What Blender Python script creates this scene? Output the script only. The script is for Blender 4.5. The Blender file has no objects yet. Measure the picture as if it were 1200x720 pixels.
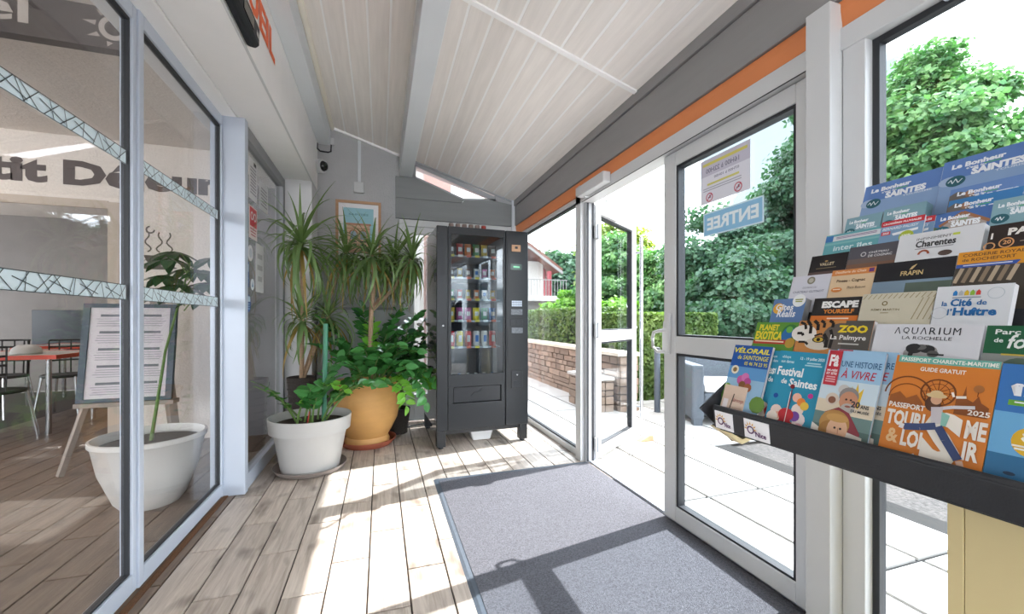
import bpy, math, random
import numpy as np
from mathutils import Vector, Matrix, Euler

random.seed(7)
rng = np.random.default_rng(11)
SC = bpy.context.scene
COL = SC.collection
PI = math.pi
R = math.radians

# ------------------------------------------------------------------ camera
cam_data = bpy.data.cameras.new('camera')
cam = bpy.data.objects.new('camera', cam_data)
COL.objects.link(cam)
cam.location = (0, 0, 1.1)
cam.rotation_euler = (R(90), 0, R(-17.79))
cam_data.sensor_width = 36
cam_data.lens = 14.4
cam_data.shift_y = 15 / 1200
cam_data.clip_start = 0.02
cam_data.clip_end = 300
SC.camera = cam

# ------------------------------------------------------------------ sky, sun, exposure
SKY = 3.5
SUN = 4.1
world = bpy.data.worlds.new('sky')
SC.world = world
world.use_nodes = True
wt = world.node_tree
for n in list(wt.nodes):
    wt.nodes.remove(n)
w_out = wt.nodes.new('ShaderNodeOutputWorld')
w_bg = wt.nodes.new('ShaderNodeBackground')
w_tc = wt.nodes.new('ShaderNodeTexCoord')
w_map = wt.nodes.new('ShaderNodeMapping')
w_map.inputs['Scale'].default_value = (1.6, 1.6, 4.0)
w_map.inputs['Location'].default_value = (3.1, 1.7, 0.4)
w_no = wt.nodes.new('ShaderNodeTexNoise')
w_no.inputs['Scale'].default_value = 1.7
w_no.inputs['Detail'].default_value = 6
w_rp = wt.nodes.new('ShaderNodeValToRGB')
w_rp.color_ramp.elements[0].position = 0.42
w_rp.color_ramp.elements[0].color = (0.078, 0.092, 0.100, 1)
w_rp.color_ramp.elements[1].position = 0.60
w_rp.color_ramp.elements[1].color = (0.93, 0.975, 1.03, 1)
wt.links.new(w_tc.outputs['Generated'], w_map.inputs['Vector'])
wt.links.new(w_map.outputs['Vector'], w_no.inputs['Vector'])
wt.links.new(w_no.outputs['Fac'], w_rp.inputs['Fac'])
wt.links.new(w_rp.outputs['Color'], w_bg.inputs['Color'])
w_bg.inputs['Strength'].default_value = SKY
wt.links.new(w_bg.outputs['Background'], w_out.inputs['Surface'])

sun_data = bpy.data.lights.new('sun', 'SUN')
sun_data.energy = SUN
sun_data.angle = R(0.6)
sun_data.color = (1.0, 0.985, 0.965)
sun = bpy.data.objects.new('sun', sun_data)
COL.objects.link(sun)
el, az = R(46.5), R(10.3)
to_sun = Vector((math.cos(el) * math.cos(az), math.cos(el) * math.sin(az), math.sin(el)))
sun.rotation_euler = to_sun.to_track_quat('Z', 'Y').to_euler()
sun.location = (12, 4, 14)

SC.view_settings.view_transform = 'Standard'
SC.view_settings.look = 'None'
SC.view_settings.exposure = 2.1
SC.view_settings.gamma = 1.0
SC.view_settings.use_curve_mapping = False
try:
    SC.cycles.use_denoising = True
    SC.cycles.max_bounces = 14
    SC.cycles.diffuse_bounces = 8
    SC.cycles.glossy_bounces = 5
    SC.cycles.transparent_max_bounces = 40
    SC.cycles.transmission_bounces = 8
    SC.cycles.caustics_reflective = False
    SC.cycles.caustics_refractive = False
    SC.cycles.sample_clamp_indirect = 6.0
except Exception:
    pass


# ------------------------------------------------------------------ materials
def lin(h):
    if isinstance(h, str):
        h = h.lstrip('#')
        c = [int(h[i:i + 2], 16) / 255 for i in (0, 2, 4)]
        return tuple(x / 12.92 if x <= 0.04045 else ((x + 0.055) / 1.055) ** 2.4 for x in c)
    return tuple(h)


MATS = {}


def mat(name, col, rough=0.5, metal=0.0, noise=None, bump=None, rand=0.0, stretch=(1, 1, 1), spec=0.5, coat=0.0):
    if name in MATS:
        return MATS[name]
    m = bpy.data.materials.new(name)
    m.use_nodes = True
    t = m.node_tree
    N, L = t.nodes, t.links
    b = N['Principled BSDF']
    c = lin(col)
    b.inputs['Roughness'].default_value = rough
    b.inputs['Metallic'].default_value = metal
    b.inputs['Specular IOR Level'].default_value = spec
    b.inputs['Coat Weight'].default_value = coat
    b.inputs['Base Color'].default_value = (*c, 1)
    tc = N.new('ShaderNodeTexCoord')
    oi = N.new('ShaderNodeObjectInfo')
    mp = N.new('ShaderNodeMapping')
    mp.inputs['Scale'].default_value = stretch
    add = N.new('ShaderNodeVectorMath'); add.operation = 'MULTIPLY_ADD'
    add.inputs[1].default_value = (13.7, 7.3, 5.1)
    L.new(oi.outputs['Random'], add.inputs[0])
    L.new(tc.outputs['Object'], add.inputs[2])
    L.new(add.outputs[0], mp.inputs['Vector'])
    src = None
    if noise:
        no = N.new('ShaderNodeTexNoise')
        no.inputs['Scale'].default_value = noise[0]
        no.inputs['Detail'].default_value = 5
        L.new(mp.outputs['Vector'], no.inputs['Vector'])
        rp = N.new('ShaderNodeMapRange')
        rp.inputs['From Min'].default_value = 0.28
        rp.inputs['From Max'].default_value = 0.72
        rp.inputs['To Min'].default_value = 1 - noise[1]
        rp.inputs['To Max'].default_value = 1 + noise[1]
        L.new(no.outputs['Fac'], rp.inputs['Value'])
        src = rp.outputs['Result']
    if rand:
        rr = N.new('ShaderNodeMapRange')
        rr.inputs['To Min'].default_value = 1 - rand
        rr.inputs['To Max'].default_value = 1 + rand
        L.new(oi.outputs['Random'], rr.inputs['Value'])
        if src:
            mu = N.new('ShaderNodeMath'); mu.operation = 'MULTIPLY'
            L.new(src, mu.inputs[0]); L.new(rr.outputs['Result'], mu.inputs[1])
            src = mu.outputs[0]
        else:
            src = rr.outputs['Result']
    if src:
        vm = N.new('ShaderNodeVectorMath'); vm.operation = 'SCALE'
        vm.inputs[0].default_value = c
        L.new(src, vm.inputs['Scale'])
        L.new(vm.outputs[0], b.inputs['Base Color'])
    if bump:
        nb = N.new('ShaderNodeTexNoise')
        nb.inputs['Scale'].default_value = bump[0]
        nb.inputs['Detail'].default_value = 3
        L.new(mp.outputs['Vector'], nb.inputs['Vector'])
        bp = N.new('ShaderNodeBump')
        bp.inputs['Strength'].default_value = bump[1]
        bp.inputs['Distance'].default_value = 0.01
        L.new(nb.outputs['Fac'], bp.inputs['Height'])
        L.new(bp.outputs['Normal'], b.inputs['Normal'])
    MATS[name] = m
    return m


def flat(hexcol, rough=0.45):
    c = [x * 0.80 for x in lin(hexcol)]
    return mat('print ' + hexcol, c, rough=rough, spec=0.3)


def film(hexcol):
    key = 'film ' + hexcol
    if key not in MATS:
        m = mat(key, hexcol, 0.5)
    return MATS[key]


def glass_mat(name, tint=(0.93, 0.96, 0.95), base=0.035, gain=1.0, bump=0.0):
    m = bpy.data.materials.new(name)
    m.use_nodes = True
    t = m.node_tree
    N, L = t.nodes, t.links
    N.remove(N['Principled BSDF'])
    out = N['Material Output']
    tr = N.new('ShaderNodeBsdfTransparent'); tr.inputs['Color'].default_value = (*tint, 1)
    gl = N.new('ShaderNodeBsdfGlossy'); gl.inputs['Roughness'].default_value = 0.0
    lw = N.new('ShaderNodeLayerWeight'); lw.inputs['Blend'].default_value = 0.5
    pw = N.new('ShaderNodeMath'); pw.operation = 'POWER'; pw.inputs[1].default_value = 5
    L.new(lw.outputs['Facing'], pw.inputs[0])
    ma = N.new('ShaderNodeMath'); ma.operation = 'MULTIPLY_ADD'; ma.use_clamp = True
    ma.inputs[1].default_value = 0.9 * gain; ma.inputs[2].default_value = base
    L.new(pw.outputs[0], ma.inputs[0])
    mx = N.new('ShaderNodeMixShader')
    L.new(ma.outputs[0], mx.inputs[0]); L.new(tr.outputs[0], mx.inputs[1]); L.new(gl.outputs[0], mx.inputs[2])
    if bump:
        no = N.new('ShaderNodeTexNoise'); no.inputs['Scale'].default_value = 60
        bp = N.new('ShaderNodeBump'); bp.inputs['Strength'].default_value = bump
        L.new(no.outputs['Fac'], bp.inputs['Height']); L.new(bp.outputs['Normal'], gl.inputs['Normal'])
    L.new(mx.outputs[0], out.inputs['Surface'])
    return m


def leaf_mat(name, col, rough=0.35, rand=0.25, trans=0.3, noise=None):
    m = mat(name, col, rough=rough, rand=rand, noise=noise)
    t = m.node_tree
    N, L = t.nodes, t.links
    b = N['Principled BSDF']
    tr = N.new('ShaderNodeBsdfTranslucent')
    c = lin(col)
    tr.inputs['Color'].default_value = (min(1, c[0] * 1.9), min(1, c[1] * 1.9), c[2] * 0.9, 1)
    mx = N.new('ShaderNodeMixShader'); mx.inputs[0].default_value = trans
    L.new(b.outputs[0], mx.inputs[1]); L.new(tr.outputs[0], mx.inputs[2])
    L.new(mx.outputs[0], N['Material Output'].inputs['Surface'])
    return m


def tree_leaf_mat(name, col, light):
    """leaf colour varies with position inside the crown mesh (fine noise)"""
    m = leaf_mat(name, col, rough=0.5, rand=0.1, trans=0.35)
    t = m.node_tree
    N, L = t.nodes, t.links
    b = N['Principled BSDF']
    g = N.new('ShaderNodeNewGeometry')
    no = N.new('ShaderNodeTexNoise'); no.inputs['Scale'].default_value = 5.0; no.inputs['Detail'].default_value = 9
    L.new(g.outputs['Position'], no.inputs['Vector'])
    rp = N.new('ShaderNodeValToRGB')
    rp.color_ramp.elements[0].position = 0.35
    rp.color_ramp.elements[0].color = (*lin(col), 1)
    rp.color_ramp.elements[1].position = 0.66
    rp.color_ramp.elements[1].color = (*lin(light), 1)
    L.new(no.outputs['Fac'], rp.inputs['Fac'])
    L.new(rp.outputs['Color'], b.inputs['Base Color'])
    return m


def wood_tile(name, dark, light):
    m = bpy.data.materials.new(name)
    m.use_nodes = True
    t = m.node_tree
    N, L = t.nodes, t.links
    b = N['Principled BSDF']
    tc = N.new('ShaderNodeTexCoord'); oi = N.new('ShaderNodeObjectInfo')
    add = N.new('ShaderNodeVectorMath'); add.operation = 'MULTIPLY_ADD'; add.inputs[1].default_value = (31, 17, 9)
    L.new(oi.outputs['Random'], add.inputs[0]); L.new(tc.outputs['Object'], add.inputs[2])
    m1 = N.new('ShaderNodeMapping'); m1.inputs['Scale'].default_value = (26, 1.8, 1)
    L.new(add.outputs[0], m1.inputs['Vector'])
    n1 = N.new('ShaderNodeTexNoise'); n1.inputs['Scale'].default_value = 1.6; n1.inputs['Detail'].default_value = 8
    n1.inputs['Roughness'].default_value = 0.65; n1.inputs['Distortion'].default_value = 0.6
    L.new(m1.outputs['Vector'], n1.inputs['Vector'])
    m2 = N.new('ShaderNodeMapping'); m2.inputs['Scale'].default_value = (9, 4.2, 1)
    L.new(add.outputs[0], m2.inputs['Vector'])
    n2 = N.new('ShaderNodeTexNoise'); n2.inputs['Scale'].default_value = 1.0; n2.inputs['Detail'].default_value = 2
    L.new(m2.outputs['Vector'], n2.inputs['Vector'])
    r1 = N.new('ShaderNodeValToRGB')
    e = r1.color_ramp.elements
    e[0].position = 0.30; e[0].color = (*lin(dark), 1)
    e[1].position = 0.66; e[1].color = (*lin(light), 1)
    L.new(n1.outputs['Fac'], r1.inputs['Fac'])
    r2 = N.new('ShaderNodeValToRGB')
    e = r2.color_ramp.elements
    e[0].position = 0.27; e[0].color = (0.34, 0.31, 0.29, 1)
    e[1].position = 0.42; e[1].color = (1, 1, 1, 1)
    L.new(n2.outputs['Fac'], r2.inputs['Fac'])
    mx = N.new('ShaderNodeMix'); mx.data_type = 'RGBA'; mx.blend_type = 'MULTIPLY'; mx.inputs[0].default_value = 0.8
    L.new(r1.outputs['Color'], mx.inputs[6]); L.new(r2.outputs['Color'], mx.inputs[7])
    rr = N.new('ShaderNodeMapRange'); rr.inputs['To Min'].default_value = 0.88; rr.inputs['To Max'].default_value = 1.10
    L.new(oi.outputs['Random'], rr.inputs['Value'])
    vm = N.new('ShaderNodeVectorMath'); vm.operation = 'SCALE'
    L.new(mx.outputs[2], vm.inputs[0]); L.new(rr.outputs['Result'], vm.inputs['Scale'])
    L.new(vm.outputs[0], b.inputs['Base Color'])
    b.inputs['Roughness'].default_value = 0.42
    bp = N.new('ShaderNodeBump'); bp.inputs['Strength'].default_value = 0.15; bp.inputs['Distance'].default_value = 0.004
    L.new(n1.outputs['Fac'], bp.inputs['Height']); L.new(bp.outputs['Normal'], b.inputs['Normal'])
    return m


M = dict(
    white_wall=mat('white_paint', '#f3f2f2', 0.7, noise=(6, 0.02), bump=(90, 0.08)),
    grey_wall=mat('light_grey_plaster', '#b4b4b6', 0.8, noise=(7, 0.04), bump=(70, 0.5)),
    dark_grey=mat('dark_grey_board', '#848687', 0.6, noise=(3, 0.04), stretch=(1, 8, 8)),
    beam=mat('grey_beam_paint', '#d6dade', 0.6, noise=(3, 0.03)),
    taupe=mat('taupe_beam_paint', '#8c8a8a', 0.55, noise=(4, 0.04), stretch=(6, 1, 6)),
    plank=mat('whitewashed_plank', '#efe9e4', 0.5, noise=(2.2, 0.055), stretch=(18, 1.2, 1), rand=0.04),
    ceil_white=mat('ceiling_white', '#faf9f8', 0.6),
    pvc=mat('white_pvc', '#cdcecf', 0.4, noise=(2, 0.015)),
    alu=mat('silver_aluminium', '#c3cbd8', 0.35, metal=0.15, noise=(3, 0.02)),
    door_grey=mat('door_grey', '#a9abae', 0.4, noise=(3, .02)),
    bowl_white=mat('white_bowl_glaze', '#d8d5d1', 0.35, noise=(4, .02)),
    gasket=mat('black_gasket', '#23252a', 0.5),
    orange=mat('orange_strip', '#dc8650', 0.5, noise=(4, 0.04)),
    steel=mat('brushed_steel', '#c4c6c8', 0.25, metal=1.0),
    black=mat('black_powder_coat', '#1d1f24', 0.5, noise=(40, 0.12), bump=(300, 0.1)),
    vm=mat('vending_charcoal', '#191c20', 0.36, noise=(60, 0.08), bump=(260, 0.08)),
    vm_dark=mat('vending_dark', '#1d1f23', 0.35),
    grey_mat=mat('carpet_grey', '#67676d', 0.95, noise=(170, 0.35), bump=(420, 0.9), spec=0.1),
    rubber=mat('rubber_edge', '#4c545e', 0.7, noise=(60, 0.1)),
    grout=mat('grout', '#4d4743', 0.9, noise=(20, 0.1)),
    coir=mat('coir_brush', '#6f4a2c', 0.95, noise=(180, 0.4), bump=(300, 0.8)),
    white_pot=mat('white_plastic_pot', '#b0aeab', 0.45, noise=(4, 0.03)),
    terra=mat('ochre_terracotta', '#c8975a', 0.6, noise=(5, 0.09), stretch=(1, 1, 3)),
    terra_red=mat('red_clay', '#95503a', 0.6, noise=(8, 0.12)),
    saucer=mat('taupe_saucer', '#7d736d', 0.5, noise=(8, 0.06)),
    dark_pot=mat('dark_rattan_pot', '#37302d', 0.7, noise=(60, 0.3), stretch=(1, 1, 3), bump=(90, 0.8)),
    soil=mat('soil', '#3a2d24', 0.95, noise=(30, 0.3), bump=(60, 0.8)),
    trunk=mat('dracaena_bark', '#a58a70', 0.85, noise=(20, 0.18), stretch=(1, 1, 4), bump=(50, 0.5)),
    stem=mat('green_stem', '#5f7d3b', 0.5, noise=(8, 0.15)),
    brown_sign=mat('brown_sign', '#4c4341', 0.6, noise=(5, 0.03)),
    brown=mat('brown_letter', '#564a48', 0.6),
    beige=mat('beige_plaster', '#e4dad1', 0.85, noise=(50, 0.07), bump=(60, 0.6)),
    tan=mat('tan_board', '#d3c08f', 0.5, noise=(3, 0.03), stretch=(1, 1, 2)),
    paving=mat('pale_paving', '#b9b5b0', 0.8, noise=(5, 0.05), rand=0.05, bump=(60, 0.2)),
    gravel=mat('gravel', '#464240', 0.95, noise=(38, 0.6), bump=(70, 1.0)),
    stone=mat('buff_stone', '#95806f', 0.85, noise=(14, 0.16), rand=0.28, bump=(25, 0.8)),
    coping=mat('coping_stone', '#d8cbb8', 0.8, noise=(10, 0.06)),
    mortar=mat('mortar', '#8b7a6b', 0.95, noise=(20, 0.15)),
    wicker=mat('grey_wicker', '#5a6068', 0.6, noise=(70, 0.35), stretch=(1, 1, 3), bump=(110, 1.0)),
    cushion=mat('white_cushion', '#dcd9d6', 0.9, noise=(20, 0.03), bump=(200, 0.2)),
    bark=mat('tree_bark', '#5b4a3c', 0.9, noise=(14, 0.25), stretch=(1, 1, 0.3), bump=(20, 0.8)),
    red_paint=mat('red_paint', '#8f2632', 0.5, noise=(6, 0.05)),
    house=mat('house_render', '#b9b4ae', 0.85, noise=(3, 0.04)),
    house_grey=mat('house_grey', '#8c8a88', 0.8, noise=(3, 0.06)),
    roof=mat('roof_tile', '#6e4436', 0.8, noise=(12, 0.2)),
    pink=mat('pink_render', '#b9988e', 0.85, noise=(3, 0.04), bump=(60, 0.3)),
    table_red=mat('red_laminate', '#c8412c', 0.35),
    table_top=mat('grey_laminate', '#b7aea8', 0.35, noise=(8, 0.04)),
    frost=mat('frosted_film', '#d9e8ee', 0.7),
    navy=mat('navy_frame', '#3d4a58', 0.5),
    oak=mat('pale_oak', '#b98f6c', 0.5, noise=(4, 0.12), stretch=(2, 2, 14)),
    easel=mat('easel_wood', '#9b8f86', 0.6, noise=(4, 0.1), stretch=(8, 8, 1)),
    wedge=mat('wedge_wood', '#a97f5f', 0.7, noise=(10, 0.15)),
    paper=mat('paper', '#e8e6e8', 0.7),
    cream=mat('cream_trim', '#e9e3d6', 0.6),
    lens=mat('camera_lens', '#0d0d10', 0.1),
    cable=mat('black_cable', '#17171a', 0.5),
    cabinet_grey=mat('grey_cabinet', '#a9abae', 0.55, noise=(3, 0.03)),  # own light grey of the cabinet, shared by some trim
    stake=mat('green_stake', '#3f7d62', 0.45, noise=(12, 0.08)),
    red_stick=mat('red_stick', '#c23a34', 0.45),
    tank=mat('white_tub', '#d8d9da', 0.4),
    dark_chair=mat('dark_chair', '#2c2b2c', 0.5, noise=(60, 0.3)),
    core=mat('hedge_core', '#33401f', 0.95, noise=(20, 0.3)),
)
M['tile'] = wood_tile('wood_tile', '#9a8c80', '#c9bcb0')
M['tile_in'] = wood_tile('brown_wood_tile', '#5f4c3e', '#84705f')
M['glass'] = glass_mat('clear_glass', (0.875, 0.905, 0.925), 0.025)
M['tint'] = glass_mat('interior_glass', (0.88, 0.88, 0.875), 0.055, 0.75)
M['vm_glass'] = glass_mat('vending_glass', (0.86, 0.92, 0.96), 0.075)
M['ripple'] = glass_mat('rippled_glass', (0.78, 0.76, 0.77), 0.10, bump=0.4)
M['zz'] = leaf_mat('zz_leaf', '#467f45', 0.22, 0.35, 0.2)
M['zz_young'] = leaf_mat('zz_leaf_young', '#74b044', 0.3, 0.2, 0.35)
M['drac'] = leaf_mat('dracaena_leaf', '#657f4e', 0.4, 0.35, 0.25)
M['drac_dry'] = leaf_mat('dracaena_dry', '#9a8148', 0.6, 0.25, 0.2)
M['ficus'] = leaf_mat('dark_leaf', '#2c4f35', 0.25, 0.3, 0.12)
M['tree_a'] = tree_leaf_mat('maple_leaf', '#3d6b46', '#86ab68')
M['tree_b'] = tree_leaf_mat('dark_tree_leaf', '#325544', '#557857')
M['tree_c'] = tree_leaf_mat('yellow_tree_leaf', '#68803a', '#9aa055')
M['hedge'] = tree_leaf_mat('hedge_leaf', '#46622f', '#778d48')
M['shrub'] = tree_leaf_mat('shrub_leaf', '#5f9034', '#93ba50')

# ------------------------------------------------------------------ mesh and object helpers
ORG = {}


class MB:
    def __init__(s):
        s.v, s.f, s.m = [], [], []

    def add(s, vs, fs, mi=0):
        o = len(s.v)
        s.v += [tuple(p) for p in vs]
        s.f += [tuple(i + o for i in f) for f in fs]
        s.m += [mi] * len(fs)
        return s

    def box(s, x0, x1, y0, y1, z0, z1, mi=0):
        x0, x1 = sorted((x0, x1)); y0, y1 = sorted((y0, y1)); z0, z1 = sorted((z0, z1))
        return s.add([(x0, y0, z0), (x1, y0, z0), (x1, y1, z0), (x0, y1, z0), (x0, y0, z1), (x1, y0, z1), (x1, y1, z1), (x0, y1, z1)],
                     [(0, 3, 2, 1), (4, 5, 6, 7), (0, 1, 5, 4), (1, 2, 6, 5), (2, 3, 7, 6), (3, 0, 4, 7)], mi)

    def prism(s, pts, a, b, axis='y', mi=0):
        """polygon of 2D points extruded between a and b along axis"""
        def P(p, t):
            return {'y': (p[0], t, p[1]), 'x': (t, p[0], p[1]), 'z': (p[0], p[1], t)}[axis]
        n = len(pts)
        return s.add([P(p, a) for p in pts] + [P(p, b) for p in pts],
                     [tuple(range(n)), tuple(range(2 * n - 1, n - 1, -1))] + [(i, i + n, (i + 1) % n + n, (i + 1) % n) for i in range(n)], mi)

    def bar(s, p, q, w, h, mi=0, up=(0, 0, 1)):
        p, q = Vector(p), Vector(q)
        d = (q - p).normalized()
        u = Vector(up)
        if abs(d.dot(u)) > 0.98:
            u = Vector((1, 0, 0))
        x = d.cross(u).normalized(); y = x.cross(d)
        vs = []
        for c in (p, q):
            for sx, sy in ((-1, -1), (1, -1), (1, 1), (-1, 1)):
                vs.append(c + x * (sx * w / 2) + y * (sy * h / 2))
        return s.add(vs, [(0, 1, 2, 3), (7, 6, 5, 4), (0, 4, 5, 1), (1, 5, 6, 2), (2, 6, 7, 3), (3, 7, 4, 0)], mi)

    def tube(s, pts, r, n=10, mi=0):
        pts = [Vector(p) for p in pts]
        rs = r if isinstance(r, (list, tuple)) else [r] * len(pts)
        vs = []
        up = Vector((0.13, 0.31, 0.94))
        for i, p in enumerate(pts):
            d = (pts[min(i + 1, len(pts) - 1)] - pts[max(i - 1, 0)]).normalized()
            x = d.cross(up)
            if x.length < 0.05:
                x = d.cross(Vector((1, 0, 0)))
            x.normalize(); y = x.cross(d)
            for k in range(n):
                a = 2 * PI * k / n
                vs.append(p + (x * math.cos(a) + y * math.sin(a)) * rs[i])
        fs = [tuple(range(n)), tuple(range(len(vs) - 1, len(vs) - n - 1, -1))]
        for i in range(len(pts) - 1):
            for k in range(n):
                a, b = i * n + k, i * n + (k + 1) % n
                fs.append((a, a + n, b + n, b))
        return s.add(vs, fs, mi)

    def lathe(s, prof, cx=0, cy=0, cz=0, n=28, mi=0, caps=True):
        vs = []
        for r, z in prof:
            for k in range(n):
                a = 2 * PI * k / n
                vs.append((cx + r * math.cos(a), cy + r * math.sin(a), cz + z))
        fs = []
        for i in range(len(prof) - 1):
            for k in range(n):
                a, b = i * n + k, i * n + (k + 1) % n
                fs.append((a, b, b + n, a + n))
        if caps:
            fs.append(tuple(range(n - 1, -1, -1)))
            o = (len(prof) - 1) * n
            fs.append(tuple(range(o, o + n)))
        return s.add(vs, fs, mi)


def mesh_from(name, mb, mats, off=(0, 0, 0), smooth=False):
    me = bpy.data.meshes.new(name)
    me.from_pydata([(x - off[0], y - off[1], z - off[2]) for x, y, z in mb.v], [], mb.f)
    for mm in (mats if isinstance(mats, (list, tuple)) else [mats]):
        me.materials.append(mm)
    if len(me.materials) > 1:
        me.polygons.foreach_set('material_index', mb.m)
    if smooth:
        me.polygons.foreach_set('use_smooth', [True] * len(me.polygons))
        try:
            me.set_sharp_from_angle(angle=R(40))
        except Exception:
            pass
    me.update()
    return me


def tag(o, label=None, cat=None, group=None, kind=None):
    if label: o['label'] = label
    if cat: o['category'] = cat
    if group: o['group'] = group
    if kind: o['kind'] = kind
    return o


def bevel(o, w, seg=2):
    md = o.modifiers.new('bevel', 'BEVEL')
    md.width = w; md.segments = seg; md.limit_method = 'ANGLE'; md.angle_limit = R(40)


def thing(name, label, cat, loc=(0, 0, 0), rotz=0, group=None):
    o = bpy.data.objects.new(name, None)
    o.empty_display_size = 0.1
    COL.objects.link(o)
    o.location = loc
    o.rotation_euler = (0, 0, rotz)
    ORG[o] = (0, 0, 0) if rotz else tuple(loc)   # a turned thing takes its parts in local coordinates
    return tag(o, label, cat, group)


def part(name, mb, mats, parent, smooth=False, bev=0, label=None, kind=None):
    off = ORG.get(parent, (0, 0, 0))
    o = bpy.data.objects.new(name, mesh_from(name, mb, mats, off, smooth))
    COL.objects.link(o)
    o.parent = parent
    ORG[o] = off
    if bev: bevel(o, bev)
    return tag(o, label, kind=kind)


def solo(name, mb, mats, label=None, cat=None, group=None, kind=None, smooth=False, bev=0):
    a = np.array(mb.v)
    lo, hi = a.min(0), a.max(0)
    off = (float((lo[0] + hi[0]) / 2), float((lo[1] + hi[1]) / 2), float(lo[2]))
    o = bpy.data.objects.new(name, mesh_from(name, mb, mats, off, smooth))
    COL.objects.link(o)
    o.location = off
    ORG[o] = off
    if bev: bevel(o, bev)
    return tag(o, label, cat, group, kind)


def struct(name, mb, mats, smooth=False, bev=0):
    return solo(name, mb, mats, kind='structure', smooth=smooth, bev=bev)


def struct_empty(name, loc):
    o = bpy.data.objects.new(name, None)
    o.empty_display_size = 0.1
    COL.objects.link(o)
    o.location = loc
    ORG[o] = tuple(loc)
    o['kind'] = 'structure'
    return o


def inst(name, mesh, parent, loc, rot=None, scale=None):
    """one more piece sharing a mesh; loc in the same space as part() takes"""
    o = bpy.data.objects.new(name, mesh)
    COL.objects.link(o)
    o.parent = parent
    off = ORG.get(parent, (0, 0, 0))
    o.location = (loc[0] - off[0], loc[1] - off[1], loc[2] - off[2])
    if rot is not None: o.rotation_euler = rot
    if scale is not None: o.scale = scale
    return o


TXT = {}


def text2d(s, bold=0.0, shear=0.0):
    k = (s, bold, shear)
    if k not in TXT:
        cu = bpy.data.curves.new('lettering', 'FONT')
        cu.body = s
        cu.fill_mode = 'FRONT'
        cu.resolution_u = 2
        cu.offset = bold
        cu.shear = shear
        ob = bpy.data.objects.new('lettering', cu)
        COL.objects.link(ob)
        dg = bpy.context.evaluated_depsgraph_get()
        me = bpy.data.meshes.new_from_object(ob.evaluated_get(dg))
        v = np.array([p.co[:2] for p in me.vertices])
        f = [tuple(p.vertices) for p in me.polygons]
        bpy.data.objects.remove(ob)
        bpy.data.curves.remove(cu)
        bpy.data.meshes.remove(me)
        lo, hi = v.min(0), v.max(0)
        TXT[k] = ((v - lo), f, hi - lo)
    return TXT[k]


class Frame:
    """a flat sheet in space: x to the reader's right, y down, n towards the reader"""
    def __init__(s, o, ex, ey, n):
        s.o, s.ex, s.ey, s.n = Vector(o), Vector(ex).normalized(), Vector(ey).normalized(), Vector(n).normalized()

    def p(s, x, y, h=0.0):
        return s.o + s.ex * x + s.ey * y + s.n * h


class Print:
    """flat print on a sheet: every coloured shape a real flat face just proud of the sheet"""
    def __init__(s, fr):
        s.fr, s.mb, s.mats, s.h = fr, MB(), [], 0.0003
        s.film = False

    def mi(s, col):
        m = (film(col) if s.film else flat(col)) if isinstance(col, str) else col
        if m not in s.mats: s.mats.append(m)
        return s.mats.index(m)

    def poly(s, pts, col):
        s.mb.add([s.fr.p(x, y, s.h) for x, y in pts], [tuple(range(len(pts)))], s.mi(col))
        s.h += 0.00006

    def rect(s, x0, x1, y0, y1, col):
        s.poly([(x0, y1), (x1, y1), (x1, y0), (x0, y0)], col)

    def disc(s, x, y, r, col, ry=None, n=18, rot=0):
        ry = ry or r
        cr, sr = math.cos(rot), math.sin(rot)
        s.poly([(x + r * math.cos(-2 * PI * k / n) * cr - ry * math.sin(-2 * PI * k / n) * sr,
                 y + r * math.cos(-2 * PI * k / n) * sr + ry * math.sin(-2 * PI * k / n) * cr) for k in range(n)], col)

    def ring(s, x, y, r0, r1, col, n=24, a0=0, a1=2 * PI):
        vs, fs = [], []
        for k in range(n + 1):
            a = a0 + (a1 - a0) * k / n
            vs += [s.fr.p(x + r0 * math.cos(a), y + r0 * math.sin(a), s.h), s.fr.p(x + r1 * math.cos(a), y + r1 * math.sin(a), s.h)]
        fs = [(2 * k, 2 * k + 2, 2 * k + 3, 2 * k + 1) for k in range(n)]
        s.mb.add(vs, fs, s.mi(col)); s.h += 0.00006

    def line(s, pts, w, col):
        for (x0, y0), (x1, y1) in zip(pts, pts[1:]):
            d = math.hypot(x1 - x0, y1 - y0) or 1e-6
            nx, ny = -(y1 - y0) / d * w / 2, (x1 - x0) / d * w / 2
            s.mb.add([s.fr.p(x, y, s.h) for x, y in ((x0 + nx, y0 + ny), (x1 + nx, y1 + ny), (x1 - nx, y1 - ny), (x0 - nx, y0 - ny))],
                     [(0, 1, 2, 3)], s.mi(col))
        s.h += 0.00006

    def text(s, t, x0, x1, y0, y1, col, bold=0.0, shear=0.0):
        v, f, sz = text2d(t, bold, shear)
        kx, ky = (x1 - x0) / sz[0], (y1 - y0) / sz[1]
        s.mb.add([s.fr.p(x0 + a * kx, y1 - b * ky, s.h) for a, b in v], f, s.mi(col))
        s.h += 0.00006

    def lines(s, x0, x1, y0, y1, n, col, w=None, ragged=0.3):
        st = (y1 - y0) / max(1, n)
        for k in range(n):
            r = random.uniform(0, ragged) * (x1 - x0)
            s.rect(x0 + r / 2, x1 - r / 2, y0 + k * st, y0 + k * st + (w or st * 0.45), col)

    def done(s, parent, name='cover_print', label=None):
        return part(name, s.mb, s.mats, parent, label=label)


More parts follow.
